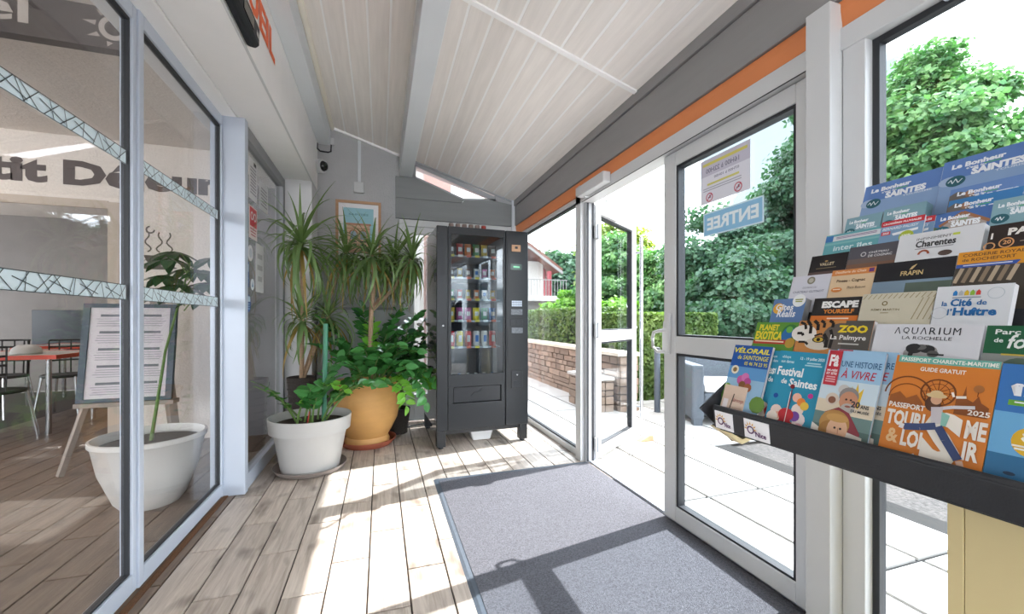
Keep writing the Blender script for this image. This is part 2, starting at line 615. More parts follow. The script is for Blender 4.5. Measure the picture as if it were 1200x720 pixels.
# leaf cards of a crown as one mesh (numpy)
def leaf_cloud(name, pts, nrm, size, m, parent):
    n = len(pts)
    nrm = nrm + rng.normal(0, 0.55, (n, 3))
    nrm /= np.linalg.norm(nrm, axis=1)[:, None]
    t = np.cross(nrm, rng.normal(0, 1, (n, 3)))
    t /= np.linalg.norm(t, axis=1)[:, None]
    b = np.cross(nrm, t)
    sz = size * rng.uniform(0.65, 1.25, n)[:, None]
    v = np.empty((n, 5, 3))
    v[:, 0] = pts - t * sz * 0.55
    v[:, 1] = pts + b * sz * 0.48 + nrm * sz * 0.14 - t * sz * 0.05
    v[:, 2] = pts + t * sz * 0.6
    v[:, 3] = pts - b * sz * 0.48 + nrm * sz * 0.14 - t * sz * 0.05
    v[:, 4] = pts
    v = v[:, :4].reshape(-1, 3)
    off = np.array(ORG.get(parent, (0, 0, 0)))
    v = v - off
    idx = np.arange(n) * 4
    loops = np.stack([idx, idx + 1, idx + 2, idx, idx + 2, idx + 3], 1).reshape(-1)
    me = bpy.data.meshes.new(name)
    me.vertices.add(4 * n); me.loops.add(6 * n); me.polygons.add(2 * n)
    me.vertices.foreach_set('co', v.astype(np.float32).reshape(-1))
    me.loops.foreach_set('vertex_index', loops.astype(np.int32))
    me.polygons.foreach_set('loop_start', (np.arange(2 * n) * 3).astype(np.int32))
    me.update(calc_edges=True)
    me.materials.append(m)
    o = bpy.data.objects.new(name, me)
    COL.objects.link(o)
    o.parent = parent
    o['kind'] = 'stuff'
    return o


# ================================================================== THE SETTING
def ceil_z(x):
    return 2.46 + 0.305 * (1.46 - x)


YB = 4.5          # back wall
YR = -3.2         # rear wall
XL = -0.955       # glass partition on the left
XR = 1.5          # door plane on the right

# ---- floor of the entry and the breakfast room
b = MB().box(-6.6, 1.56, YR, 8.2, -0.12, -0.008)
floor = struct('floor', b, M['grout'])
PW, PL = 0.163, 0.62


def plank_mesh(w, l, m, h=0.008, be=0.0015, name='plank'):
    g = 0.0034
    x, y = w / 2 - g, l / 2 - g
    b = MB()
    b.add([(-x, -y, -h), (x, -y, -h), (x, y, -h), (-x, y, -h), (-x, -y, -be), (x, -y, -be), (x, y, -be), (-x, y, -be),
           (-x + be, -y + be, 0), (x - be, -y + be, 0), (x - be, y - be, 0), (-x + be, y - be, 0)],
          [(0, 1, 5, 4), (1, 2, 6, 5), (2, 3, 7, 6), (3, 0, 4, 7), (4, 5, 9, 8), (5, 6, 10, 9), (6, 7, 11, 10), (7, 4, 8, 11), (8, 9, 10, 11)])
    return mesh_from(name, b, m)


pm = plank_mesh(PW, PL, M['tile'])
pm_in = plank_mesh(PW, PL, M['tile_in'])
xs0 = -0.05 - PW * 6
offs = [0.0, 0.38, 0.16, 0.5, 0.25, 0.05, 0.44, 0.2]
far = MB()
for i in range(-16, 16):
    x = xs0 + PW * (i + 0.5)
    if x > 1.5: continue
    y = 0.2 - offs[i % 8]
    while y < 8.0:
        yc = y + PL / 2
        y += PL
        if x > -0.93:
            if yc > YB + 0.25 or yc < 0.7: continue
            if x - PW / 2 > 0.36 and yc + PL / 2 < 2.8: continue
            inst('plank', pm, floor, (x, yc, 0))
        elif x > -3.3 and 1.1 < yc < 5.0:
            inst('plank', pm_in, floor, (x, yc, 0))
        elif yc > 5.0:
            g = 0.002
            far.box(x - PW / 2 + g, x + PW / 2 - g, yc - PL / 2 + g, yc + PL / 2 - g, -0.008, 0)
part('plank', far, M['tile_in'], floor, kind='stuff')
b = MB().box(0.36, 1.5, YR, 0.4, -0.008, -0.001)
part('plank', b, M['tile'], floor, kind='stuff')

# ---- ceiling: sloping slab with whitewashed boards
TH = math.atan(0.305)
b = MB().prism([(-0.66, ceil_z(-0.66) + 0.0022), (1.62, ceil_z(1.62) + 0.0022), (1.62, ceil_z(1.62) + 0.16), (-0.66, ceil_z(-0.66) + 0.16)], YR, 4.75)
ceiling = struct('ceiling', b, M['ceil_white'])


def ceil_plank(xa, xb, ya, yb):
    key = (round(xb - xa, 3), round(yb - ya, 3))
    if key not in CPL:
        w = (xb - xa) / math.cos(TH); l = yb - ya
        g = 0.0065; x, y, h = w / 2 - g, l / 2 - 0.001, 0.003
        bb = MB().add([(-x, -y, h), (x, -y, h), (x, y, h), (-x, y, h), (-x, -y, .001), (x, -y, .001), (x, y, .001), (-x, y, .001),
                       (-x + .003, -y, 0), (x - .003, -y, 0), (x - .003, y, 0), (-x + .003, y, 0)],
                      [(0, 4, 5, 1), (1, 5, 6, 2), (2, 6, 7, 3), (3, 7, 4, 0), (4, 8, 9, 5), (5, 9, 10, 6), (6, 10, 11, 7), (7, 11, 8, 4), (8, 11, 10, 9)])
        CPL[key] = mesh_from('plank', bb, M['plank'])
    xm = (xa + xb) / 2
    inst('plank', CPL[key], ceiling, (xm, (ya + yb) / 2, ceil_z(xm)), (0, TH, 0))


CPL = {}
for (ya, yb) in ((YR + .02, 0.0), (0.0, 2.085), (2.125, YB - 0.02)):
    for k in range(5):
        ceil_plank(-0.475 + 0.133 * k, -0.475 + 0.133 * (k + 1), ya, yb)
    for k in range(9):
        ceil_plank(0.322 + 0.127 * k, 0.322 + 0.127 * (k + 1), ya, yb)


def sloped_bar(x0, x1, y0, y1, t, m, name):
    bb = MB().prism([(x0, ceil_z(x0) - t), (x1, ceil_z(x1) - t), (x1, ceil_z(x1) + 0.005), (x0, ceil_z(x0) + 0.005)], y0, y1)
    return part(name, bb, m, ceiling)


sloped_bar(0.322, 1.46, 2.09, 2.12, 0.008, M['ceil_white'], 'batten')
sloped_bar(-0.475, 0.19, YB - 0.022, YB, 0.02, M['ceil_white'], 'edge_strip')
sloped_bar(0.322, 1.46, YB - 0.022, YB, 0.012, M['cabinet_grey'], 'edge_strip')
b = MB().tube([(-0.466, YR, ceil_z(-.466) - .012), (-0.466, YB, ceil_z(-.466) - .012)], 0.022, 10)
part('edge_strip', b, M['cream'], ceiling, smooth=True)
# beams
struct('trim_1', MB().box(0.19, 0.32, YR, YB, 2.615, ceil_z(.32) + .03), M['beam'], bev=0.004)
struct('trim_2', MB().box(-0.6, -0.482, YR, YB, 2.86, ceil_z(-.6) + .01), M['beam'], bev=0.004)

# ---- left: bulkhead above the glass partition
b = MB().box(-0.856, -0.6, YR, YB, 2.372, 2.875)
b.box(-1.1, -0.859, YR, YB, 2.368, 2.875)
wall_left = struct('wall_left', b, M['white_wall'], bev=0.006)
part('column', MB().box(-0.90, -0.6, 4.14, YB, 0, 2.372), mat('offwhite_paint', '#d2d1d2', .7, noise=(6, .02)), wall_left, bev=0.004)
part('corner_strip', MB().box(-0.604, -0.594, YR, YB, 2.366, 2.374), M['pvc'], wall_left)
# lettering on the bulkhead face
fr = Frame((-0.598, 1.55, 2.80), (0, 1, 0), (0, 0, -1), (1, 0, 0))
p = Print(fr)
p.text('ACCUEIL', 0.1, 1.2, 0.022, 0.19, mat('orange_letter', '#f26a2c', .5), bold=0.045)
p.done(wall_left, 'lettering', 'orange wall lettering')

# sliding door pane builder on the plane X = XL
def crisscross(pr, x0, x1, y0, y1, n, col, seed):
    rr = random.Random(seed)
    st = (x1 - x0) / n
    for k in range(n):
        a = x0 + k * st
        t, u = rr.uniform(0, .8) * st, rr.uniform(.3, 1.3) * st
        pr.line([(a + t, y0), (min(x1, a + u), y1)], 0.0028, col)
        t, u = rr.uniform(.5, 1.2) * st, rr.uniform(-.3, .5) * st
        pr.line([(min(x1, a + t), y0), (max(x0, a + u), y1)], 0.0028, col)
        if k % 2 == 0:
            pr.line([(a, y0 + .3 * (y1 - y0)), (min(x1, a + 1.4 * st), y1 - .2 * (y1 - y0))], 0.0028, col)
    pr.line([(x0, y0), (x1, y0)], 0.0025, col); pr.line([(x0, y1), (x1, y1)], 0.0025, col)


def slide_pane(num, ya, yb, xp, sl=0.055, sr=0.055):
    d = struct_empty('door_%d' % num, (xp, (ya + yb) / 2, 0))
    x0, x1 = xp - 0.022, xp + 0.022
    part('stile', MB().box(x0, x1, ya, ya + sl, 0.012, 2.36), M['alu'], d, bev=0.003)
    part('stile', MB().box(x0, x1, yb - sr, yb, 0.012, 2.36), M['alu'], d, bev=0.003)
    part('rail', MB().box(x0, x1, ya + sl, yb - sr, 0.012, 0.085), M['alu'], d, bev=0.003)
    part('rail', MB().box(x0, x1, ya + sl, yb - sr, 2.30, 2.36), M['alu'], d, bev=0.003)
    g0, g1 = ya + sl, yb - sr
    gk = MB()
    for (a, bb, c, dd) in ((g0, g0 + .006, .085, 2.30), (g1 - .008, g1, .085, 2.30), (g0 + .006, g1 - .008, .085, .092), (g0 + .006, g1 - .008, 2.288, 2.30)):
        gk.box(xp - .012, xp + .012, a, bb, c, dd)
    part('gasket', gk, M['gasket'], d)
    gl = part('glass', MB().box(xp - 0.004, xp + 0.004, g0 + .004, g1 - .004, .09, 2.295), M['tint'], d)
    for z0, z1, nn in ((1.713, 1.768, 11), (1.18, 1.237, 12)):
        f = Frame((xp + .0045, g0 + .012, z1), (0, 1, 0), (0, 0, -1), (1, 0, 0))
        pr = Print(f)
        L_ = g1 - g0 - .024
        pr.rect(0, L_, 0, z1 - z0, M['frost'])
        crisscross(pr, 0, L_, 0, z1 - z0, int(nn * L_ / .8) + 1, '#3f4a4e', int(z0 * 100) + num)
        pr.done(gl, 'decal_band', 'frosted band with crisscross lines')
    return d


slide_pane(1, 0.35, 2.040, XL - 0.006, .055, .026)
slide_pane(2, 2.042, 2.965, XL + 0.002, 0.036, 0.018)
part('floor_brush', MB().box(XL + 0.027, XL + 0.052, 0.35, 2.97, 0, 0.006), M['coir'], floor)
b = MB().box(-1.01, XL + .022, -0.1, 0.345, 0, 2.36)
b.box(-1.01, XL + .022, YR, -0.1, 0, 2.36)
part('side_panel', b, M['white_wall'], wall_left)
# post between the sliding door and the fixed window
part('post', MB().box(-1.0, -0.812, 2.968, 3.03, 0, 2.37), M['alu'], wall_left, bev=0.003)
# fixed window on the left
w1 = struct_empty('window_1', (-0.85, 3.6, 0))
xw = -0.85
part('frame', MB().box(xw - .03, xw + .03, 3.032, 3.06, 0, 2.36), M['alu'], w1, bev=.003)
part('frame', MB().box(xw - .03, xw + .03, 4.07, 4.135, 0, 2.36), mat('grey_frame', '#8e9093', .5), w1, bev=.003)
part('frame', MB().box(xw - .03, xw + .03, 3.06, 4.07, 0.0, 0.10), M['alu'], w1, bev=.003)
part('frame', MB().box(xw - .03, xw + .03, 3.06, 4.07, 2.28, 2.36), mat('grey_frame', '#8e9093', .5), w1, bev=.003)
win1_glass = part('glass', MB().box(xw - .004, xw + .004, 3.055, 4.075, .095, 2.285), M['tint'], w1)

# ---- back wall with a doorway and a slanting transom light
b = MB()
b.prism([(-0.66, 0), (0.24, 0), (0.24, 2.17), (0.33, 2.62), (0.33, ceil_z(.33) + .02), (-0.66, ceil_z(-.66) + .02)], YB, YB + .18)
b.prism([(0.24, 2.16), (1.62, 2.16), (1.62, 2.40), (1.25, 2.44), (0.875, 2.41), (0.33, 2.61), (0.24, 2.61)], YB, YB + .18)
b.prism([(1.38, 0), (1.62, 0), (1.62, 2.16), (1.38, 2.16)], YB, YB + .18)
b.prism([(1.25, 2.44), (1.62, 2.40), (1.62, ceil_z(1.62) + .02), (1.25, ceil_z(1.25) + .02)], YB, YB + .18)
wall_back = struct('wall_back', b, M['grey_wall'])
b = MB().prism([(0.15, 2.39), (0.875 - .02, 2.39), (0.875, 2.422), (0.345, 2.615), (0.15, 2.615)], YB - .03, YB - .001)
part('board', b, M['dark_grey'], wall_back, bev=.002)
b = MB().prism([(0.15, 2.172), (1.43, 2.172), (1.43, 2.42), (1.25, 2.445), (0.88, 2.422), (0.858, 2.386), (0.15, 2.386)], YB - .03, YB - .001)
part('board', b, M['dark_grey'], wall_back, bev=.002)
part('corner_post', MB().box(1.43, 1.50, YB - .05, YB, 2.0, 2.5), M['beam'], wall_back)
# transom
w2 = struct_empty('window_2', (0.8, YB, 2.4))
tr_out = [(0.325, 2.605), (0.875, 2.412), (1.28, 2.44), (1.36, 2.475), (0.325, ceil_z(.325) - .01)]
part('glass', MB().prism([(0.338, 2.624), (0.878, 2.43), (1.29, 2.462), (0.338, 2.79)], YB + .03, YB + .036), M['ripple'], w2)
b = MB()
inn = [(0.338, 2.624), (0.878, 2.43), (1.29, 2.462), (0.338, 2.79)]
for q0, q1 in zip(inn, inn[1:] + inn[:1]):
    b.bar((q0[0], YB + .02, q0[1]), (q1[0], YB + .02, q1[1]), .05, .012, up=(0, 1, 0))
part('frame', b, M['cabinet_grey'], w2)
# door in the back wall
d4 = struct_empty('door_4', (0.8, YB, 0))
b = MB().box(.19, .262, YB - .022, YB + .1, 0, 2.165).box(1.38, 1.45, YB - .022, YB + .1, 0, 2.165).box(.262, 1.38, YB - .022, YB + .1, 2.095, 2.165)
part('frame', b, M['pvc'], d4, bev=.004)
b = MB().box(.262, .345, YB + .0, YB + .05, .02, 2.095).box(1.30, 1.38, YB + .0, YB + .05, .02, 2.095)
part('stile', b, M['pvc'], d4, bev=.004)
b = MB().box(.345, 1.30, YB + .0, YB + .05, .02, .30).box(.345, 1.30, YB + .0, YB + .05, 2.02, 2.095)
part('rail', b, M['pvc'], d4, bev=.004)
part('glass', MB().box(.345, 1.30, YB + .022, YB + .028, .30, 2.02), M['glass'], d4)
struct('baseboard_back', MB().box(-0.6, 0.19, YB - .015, YB, 0, .09), M['cabinet_grey'])

# ---- right: beam, orange strip, frames, glazing
b = MB().prism([(1.45, 2.40), (1.62, 2.40), (1.62, 2.52), (1.45, 2.465)], YR, YB)
b.prism([(1.462, 2.175), (1.62, 2.175), (1.62, 2.396), (1.462, 2.396)], YR, YB)
struct('trim_3', b, M['taupe'], bev=.003)
b = MB().prism([(1.485, 2.083), (1.60, 2.083), (1.60, 2.172), (1.475, 2.172), (1.475, 2.14)], YR, YB)
struct('trim_4', b, M['orange'])
b = MB().box(1.475, 1.58, YR, 2.945, 2.005, 2.082)
b.box(1.50, 1.58, 2.945, YB, 2.052, 2.082)
b.box(1.475, 1.58, 2.86, 2.945, 0, 2.15)                       # post beside the open doorway
b.box(1.425, 1.58, 0.975, 1.058, 0, 2.165)                      # post by the closed leaf
b.box(1.48, 1.58, 0.905, 0.973, 0, 2.01)
wall_right = struct('wall_right', b, M['pvc'], bev=.003)
part('sill', MB().box(1.535, 1.62, 1.06, 2.85, -.02, .012), M['alu'], wall_right)
jb = part('jamb', MB().box(1.505, 1.58, 2.825, 2.86, 0, 2.01), M['door_grey'], wall_right, bev=.002)
part('jamb_seal', MB().box(1.511, 1.524, 2.818, 2.825, .01, 2.0).box(1.556, 1.572, 2.818, 2.825, .01, 2.0), M['gasket'], wall_right)
part('seam', MB().box(1.4735, 1.476, 1.06, 2.84, 2.004, 2.008), M['gasket'], wall_right)


def fixed_light(num, ya, yb, x, z0=.05, z1=2.005):
    w = struct_empty('window_%d' % num, (x, (ya + yb) / 2, 0))
    part('frame', MB().box(x - .03, x + .03, ya, yb, -.01, z0), M['pvc'], w, bev=.003)
    g = MB()
    for (a, bb, c, dd) in ((ya, ya + .02, z0, z1), (yb - .02, yb, z0, z1), (ya + .02, yb - .02, z1 - .02, z1), (ya + .02, yb - .02, z0, z0 + .012)):
        g.box(x - .016, x + .016, a, bb, c, dd)
    part('gasket', g, M['gasket'], w)
    part('glass', MB().box(x - .005, x + .005, ya + .012, yb - .012, z0 + .005, z1 - .008), M['glass'], w)
    return w


fixed_light(3, 2.945, 4.47, 1.54, z1=2.055)
w4 = fixed_light(4, -0.85, 0.905, 1.53)
b = MB().tube([(1.50, -0.8, 2.02), (1.50, 0.72, 2.02)], 0.03, 14)
part('blind_roller', b, M['alu'], w4, smooth=True)
fixed_light(5, -3.0, -0.9, 1.53)
part('post', MB().box(1.475, 1.58, -0.9, -0.85, 0, 2.01), M['pvc'], wall_right)


def hinge(parent, P, dv, z):
    """three knuckles on a short leaf"""
    b = MB()
    x, y = P
    b.box(x - .022, x + .022, y - .012, y + .012, z - .055, z + .055)
    b.tube([(x + .01, y - .018, z - .055), (x + .01, y - .018, z + .055)], .011, 8)
    part('hinge', b, M['pvc'], parent)


def door_leaf(num, P, ang, W, handles):
    """a glazed leaf hinged at P; local x runs along the leaf, local y is its thickness"""
    d = bpy.data.objects.new('door_%d' % num, None)
    COL.objects.link(d)
    d['kind'] = 'structure'
    d.location = (P[0], P[1], 0)
    d.rotation_euler = (0, 0, ang)
    ORG[d] = (0, 0, 0)
    T = 0.03
    S = 0.092
    part('stile', MB().box(0, S, -T, T, .02, 2.0), M['pvc'], d, bev=.004)
    part('stile', MB().box(W - S, W, -T, T, .02, 2.0), M['pvc'], d, bev=.004)
    part('rail', MB().box(S, W - S, -T, T, .02, .10), M['pvc'], d, bev=.004)
    part('rail', MB().box(S, W - S, -T, T, 1.925, 2.0), M['pvc'], d, bev=.004)
    part('rail', MB().box(S, W - S, -T, T, .922, 1.012), M['pvc'], d, bev=.004, label='middle rail at handle height')
    gk = MB()
    for z0, z1 in ((.10, .922), (1.012, 1.925)):
        gk.box(S, S + .014, -T + .008, T - .008, z0, z1).box(W - S - .014, W - S, -T + .008, T - .008, z0, z1)
        gk.box(S + .014, W - S - .014, -T + .008, T - .008, z1 - .014, z1).box(S + .014, W - S - .014, -T + .008, T - .008, z0, z0 + .01)
    part('gasket', gk, M['gasket'], d)
    g = []
    for z0, z1 in ((.105, .918), (1.017, 1.918)):
        g.append(part('glass', MB().box(S + .006, W - S - .006, -.006, .006, z0, z1), M['glass'], d))
    return d, g


# closed leaf: from y=1.06 to y=1.905
door3, g3 = door_leaf(3, (1.53, 1.06), R(90), 0.85, None)
hd = MB()
hd.prism([(.79, .915), (.842, .915), (.842, 1.03), (.832, 1.09), (.80, 1.135), (.782, 1.135)], .031, .05)
part('handle_plate', hd, M['pvc'], door3, bev=.004)
hd = MB().tube([(.815, .045, 1.045), (.83, .075, 1.04), (.865, .085, 1.03), (.875, .087, 1.0), (.87, .087, .95), (.845, .08, .925), (.815, .045, .925)], .0095, 10)
part('pull_handle', hd, M['pvc'], door3, smooth=True)
# open leaf, swung outward
door5, g5 = door_leaf(5, (1.575, 2.85), R(35), 0.86, None)
b = MB().tube([(.80, -.10, .16), (.80, -.10, 1.86)], .016, 12)
for z in (.30, 1.72):
    b.tube([(.80, -.03, z), (.80, -.10, z)], .009, 8)
part('pull_bar', b, M['steel'], door5, smooth=True)
b = MB().box(.79, .83, -.038, -.03, .96, 1.09).tube([(.81, -.038, 1.03), (.81, -.052, 1.03)], .010, 10)
part('lock_plate', b, M['alu'], door5)
b = MB().box(.06, .36, -.055, -.03, 1.925, 1.975)
part('closer_rail', b, M['pvc'], door5, bev=.004)
for z in (1.78, 1.02, .14):
    b = MB().box(-.035, .03, -.045, -.03, z - .05, z + .05)
    b.tube([(-.006, -.05, z - .06), (-.006, -.05, z + .06)], .011, 10)
    part('hinge', b, M['door_grey'], door5)
b = MB().box(-.012, .0, -.02, .02, .02, 2.0)
part('edge_seal', b, M['gasket'], door5)
# closer body on the head frame and its arm
cl = thing('door_closer', 'white door closer box on the head frame above the open doorway', 'door closer', (1.44, 2.7, 2.02))
part('body', MB().box(1.415, 1.474, 2.42, 2.80, 2.025, 2.10), M['pvc'], cl, bev=.006)
b = MB().bar((1.45, 2.75, 2.018), (1.60, 2.70, 2.012), .022, .012).bar((1.60, 2.70, 2.006), (1.77, 2.93, 2.006), .02, .01)
part('arm', b, M['pvc'], cl)

# entrance mat
b = MB().box(.378, 1.508, -.4, 2.80, 0, .010)
mt = thing('entrance_mat', 'large grey entrance mat with dark rubber border by the glass doors', 'mat', (.94, 1.2, .0))
part('carpet', b, M['grey_mat'], mt)
b = MB().prism([(.345, 0), (.379, 0), (.379, .008), (.36, .006)], -.4, 2.835)
b.box(.379, 1.508, 2.80, 2.835, 0, .006)
part('rubber_border', b, M['rubber'], mt)

# ---- rear of the entry and the shell of the breakfast room (unseen wall openings shaped to let daylight in)
b = MB().box(-6.6, -1.0, YR - .1, YR, 0, .4).box(-6.6, -1.0, YR - .1, YR, 2.3, 2.7).box(-1.1, -.5, YR - .1, YR, 0, 3.2).box(-.5, 1.62, YR - .1, YR, 2.2, 3.1)
struct('wall_rear', b, M['white_wall'])
b = MB().box(-6.7, -6.6, YR, 8.2, 0, .7).box(-6.7, -6.6, YR, 8.2, 2.3, 2.75)
for y in (-3.2, -0.6, 2.0, 4.6, 7.6):
    b.box(-6.7, -6.6, y, y + .5, .7, 2.3)
struct('wall_far', b, M['white_wall'])
b = MB().box(-6.7, -0.9, YR, 8.3, 2.68, 2.8)
room_ceiling = struct('trim_5', b, M['beige'])
b = MB().box(-6.6, -4.6, YB, YB + .15, 0, 2.68).box(-2.25, -0.9, YB, YB + .15, 0, 2.68).box(-4.6, -2.25, YB, YB + .15, 2.10, 2.68)
wall_inner = struct('wall_inner', b, M['beige'])
b = MB().box(-2.27, -2.18, YB - .015, YB, 0, 2.13).box(-4.6, -2.27, YB - .015, YB, 2.07, 2.14)
part('door_casing', b, mat('casing_beige', '#b9aa9c', .6), wall_inner)
b = MB().box(-6.6, -0.9, 8.2, 8.3, 0, 2.7)
b.box(-0.95, -0.85, YB + .18, 8.2, 0, 2.7)
struct('wall_end', b, mat('grey_inner_wall', '#9a9694', .85, noise=(6, .05)))
part('panel', MB().box(-1.40, -.96, YB - .04, YB - .001, 0, 2.66), mat('darkening_panel', '#76767a', .7, noise=(5, .05)), wall_inner)  # made-up grey panel that darkens the view through the fixed left window
# lettering on the inner wall
fr = Frame((-3.45, YB - .002, 2.45), (1, 0, 0), (0, 0, 1), (0, -1, 0))
fr.ey = Vector((0, 0, -1))
p = Print(fr)
p.text('Petit Déjeuner', 0.0, 2.42, -.02, .26, M['brown'], bold=.05)
p.done(wall_inner, 'lettering', 'brown lettering on beige wall')
# coffee cup drawing on the wall
fr = Frame((-2.07, YB - .002, 1.98), (1, 0, 0), (0, 0, -1), (0, -1, 0))
p = Print(fr)
p.poly([(.05 + .2 * k / 10, .30 + .10 * math.sin(PI * k / 10) ** .6) for k in range(11)][::1], M['brown'])
p.disc(.15, .41, .15, M['brown'], .016)
p.ring(.27, .33, .02, .035, M['brown'])
for x, s_ in ((.08, 1), (.17, -1), (.24, 1)):
    p.line([(x + s_ * .03 * math.sin(k * .9) * (1 - k / 14), .27 - k * .018) for k in range(11)], .012, M['brown'])
p.ring(.10, .07, .022, .036, M['brown'], a0=0, a1=4.6)
p.done(wall_inner, 'cup_drawing', 'brown drawing of a steaming coffee cup')
# brown sign beam
b = MB().box(-3.6, -1.02, 2.6, 2.66, 2.475, 2.68)
sg = solo('hanging_sign', b, M['brown_sign'], 'brown sign board with pale sun logo under the breakfast room ceiling', 'sign')
fr = Frame((-3.6, 2.598, 2.68), (1, 0, 0), (0, 0, -1), (0, -1, 0))
p = Print(fr)
pale = '#c9beb6'
p.text('Hôtel', 1.3, 1.98, .01, .15, pale, bold=.02)
cx_, cy_ = 2.31, .10
p.done(sg, 'lettering', 'pale lettering')
p = Print(fr)
p.ring(cx_, cy_, .038, .062, pale)
for k in range(8):
    a = 2 * PI * k / 8 + .2
    p.poly([(cx_ + .075 * math.cos(a - .18), cy_ + .075 * math.sin(a - .18)), (cx_ + .13 * math.cos(a), cy_ + .10 * math.sin(a)), (cx_ + .075 * math.cos(a + .18), cy_ + .075 * math.sin(a + .18))][::-1], pale)
p.text('Nice', 2.41, 2.55, .11, .185, pale, bold=.03)
p.done(sg, 'emblem', 'pale sun emblem')

# ---- outdoors: ground, paving, gravel
b = MB().box(1.5, 60, -30, 60, -.20, -.06).box(-30, 1.5, 8.4, 60, -.20, -.06).box(-1, 1.5, 4.7, 8.4, -.2, -.06)
ground = struct('ground', b, M['gravel'])
b = MB().box(1.58, 3.02, -4.2, 4.33, -.06, -.035).box(1.6, 6.5, 4.33, 11, -.06, -.035).box(0.0, 1.6, 4.7, 8, -.06, -.035).box(3.02, 4.8, 3.0, 4.33, -.06, -.035)
pav = struct('pavement', b, mat('paving_joint', '#171615', .95, noise=(30, .1)))
SL = 0.424


def slab_mesh(w, l):
    x, y, h, g = w / 2 - .012, l / 2 - .012, .016, .002
    bb = MB().add([(-x, -y, -h), (x, -y, -h), (x, y, -h), (-x, y, -h), (-x, -y, -g), (x, -y, -g), (x, y, -g), (-x, y, -g), (-x + g, -y + g, 0), (x - g, -y + g, 0), (x - g, y - g, 0), (-x + g, y - g, 0)],
                  [(0, 1, 5, 4), (1, 2, 6, 5), (2, 3, 7, 6), (3, 0, 4, 7), (4, 5, 9, 8), (5, 6, 10, 9), (6, 7, 11, 10), (7, 4, 8, 11), (8, 9, 10, 11)])
    return mesh_from('slab', bb, M['paving'])


sm_ = slab_mesh(SL, SL * 2)
for i in range(-1, 11):
    for j in range(-2, 9):
        x = 1.975 + SL * i + SL / 2
        y = 1.24 + SL * 2 * j + SL + (0.0 if i % 2 else 0.0)
        if x < 1.7 and i == -1: x = 1.975 - SL / 2 + .01
        if x > 3.0 and y < 3.2: continue
        inst('slab', sm_, pav, (x, y, -.02))

# ---- pink building behind the back wall
b = MB().box(-2.2, 1.02, 6.2, 9.0, -.06, 4.4)
pk = thing('pink_house', 'pink rendered house wall seen through the back door glass', 'building', (-.6, 7.6, -.06))
part('wall', b, M['pink'], pk)
part('corner_pillar', MB().box(.40, .60, 6.08, 6.2, -.06, 3.6), M['house'], pk)
part('roof', MB().prism([(-2.4, 4.4), (1.2, 4.4), (-.6, 5.2)], 6.0, 9.2), M['roof'], pk)

# ================================================================== OUTDOOR THINGS
# ---- stone planter wall: courses of single stones under a coping
pw_ = thing('stone_wall', 'buff stone planter wall with pale coping below the clipped hedge', 'wall', (2.9, 6.5, -.035))
b = MB().box(2.80, 3.0, 4.36, 9.6, -.05, .655)
part('core', b, M['mortar'], pw_)
stone_meshes = []
for k in range(6):
    rr = random.Random(k)
    pts = []
    for sx in (-.5, .5):
        for sy in (-.5, .5):
            for sz in (-.5, .5):
                pts.append((sx * (1 + rr.uniform(-.10, .25)), sy * (1 - rr.uniform(0, .05)), sz * (1 - rr.uniform(0, .10))))
    bb = MB().add(pts, [(0, 1, 3, 2), (4, 6, 7, 5), (0, 4, 5, 1), (2, 3, 7, 6), (0, 2, 6, 4), (1, 5, 7, 3)])
    stone_meshes.append(mesh_from('stone', bb, M['stone']))
rr = random.Random(5)
n_st = 0
z = -.03
while z < .64:
    h = rr.choice((.06, .075, .085, .10))
    h = min(h, .65 - z)
    y = 4.36
    while y < 8.3:
        l = rr.uniform(.13, .36)
        inst('stone', rr.choice(stone_meshes), pw_, (2.79 + rr.uniform(-.006, .008), y + l / 2, z + h / 2), (0, 0, rr.uniform(-.02, .02)), (.08, l - .012, h - .010))
        n_st += 1
        y += l
    # the end facing the door
    x = 2.76
    while x < 2.98:
        l = rr.uniform(.10, .16)
        inst('stone', rr.choice(stone_meshes), pw_, (x + l / 2, 4.355, z + h / 2), (0, 0, PI / 2), (.07, l - .01, h - .01))
        x += l
    z += h
part('coping', MB().box(2.72, 3.03, 4.30, 9.6, .655, .70), M['coping'], pw_, bev=.006)
# low stone bench in front of the wall end
lb = thing('stone_bench', 'low stone block with white top in front of the planter wall', 'bench', (2.58, 4.75, -.035))
part('core', MB().box(2.50, 2.70, 4.42, 5.1, -.035, .36), M['mortar'], lb)
z = -.03
while z < .35:
    h = min(rr.choice((.07, .085, .10)), .36 - z)
    y = 4.42
    while y < 5.08:
        l = min(rr.uniform(.13, .28), 5.10 - y)
        inst('stone', rr.choice(stone_meshes), lb, (2.49, y + l / 2, z + h / 2), None, (.07, l - .012, h - .01))
        y += l
    x = 2.47
    while x < 2.68:
        inst('stone', rr.choice(stone_meshes), lb, (x + .06, 4.41, z + h / 2), (0, 0, PI / 2), (.07, .11, h - .01)); x += .12
    z += h
part('top_slab', MB().box(2.44, 2.72, 4.37, 5.13, .36, .40), M['house'], lb, bev=.005)


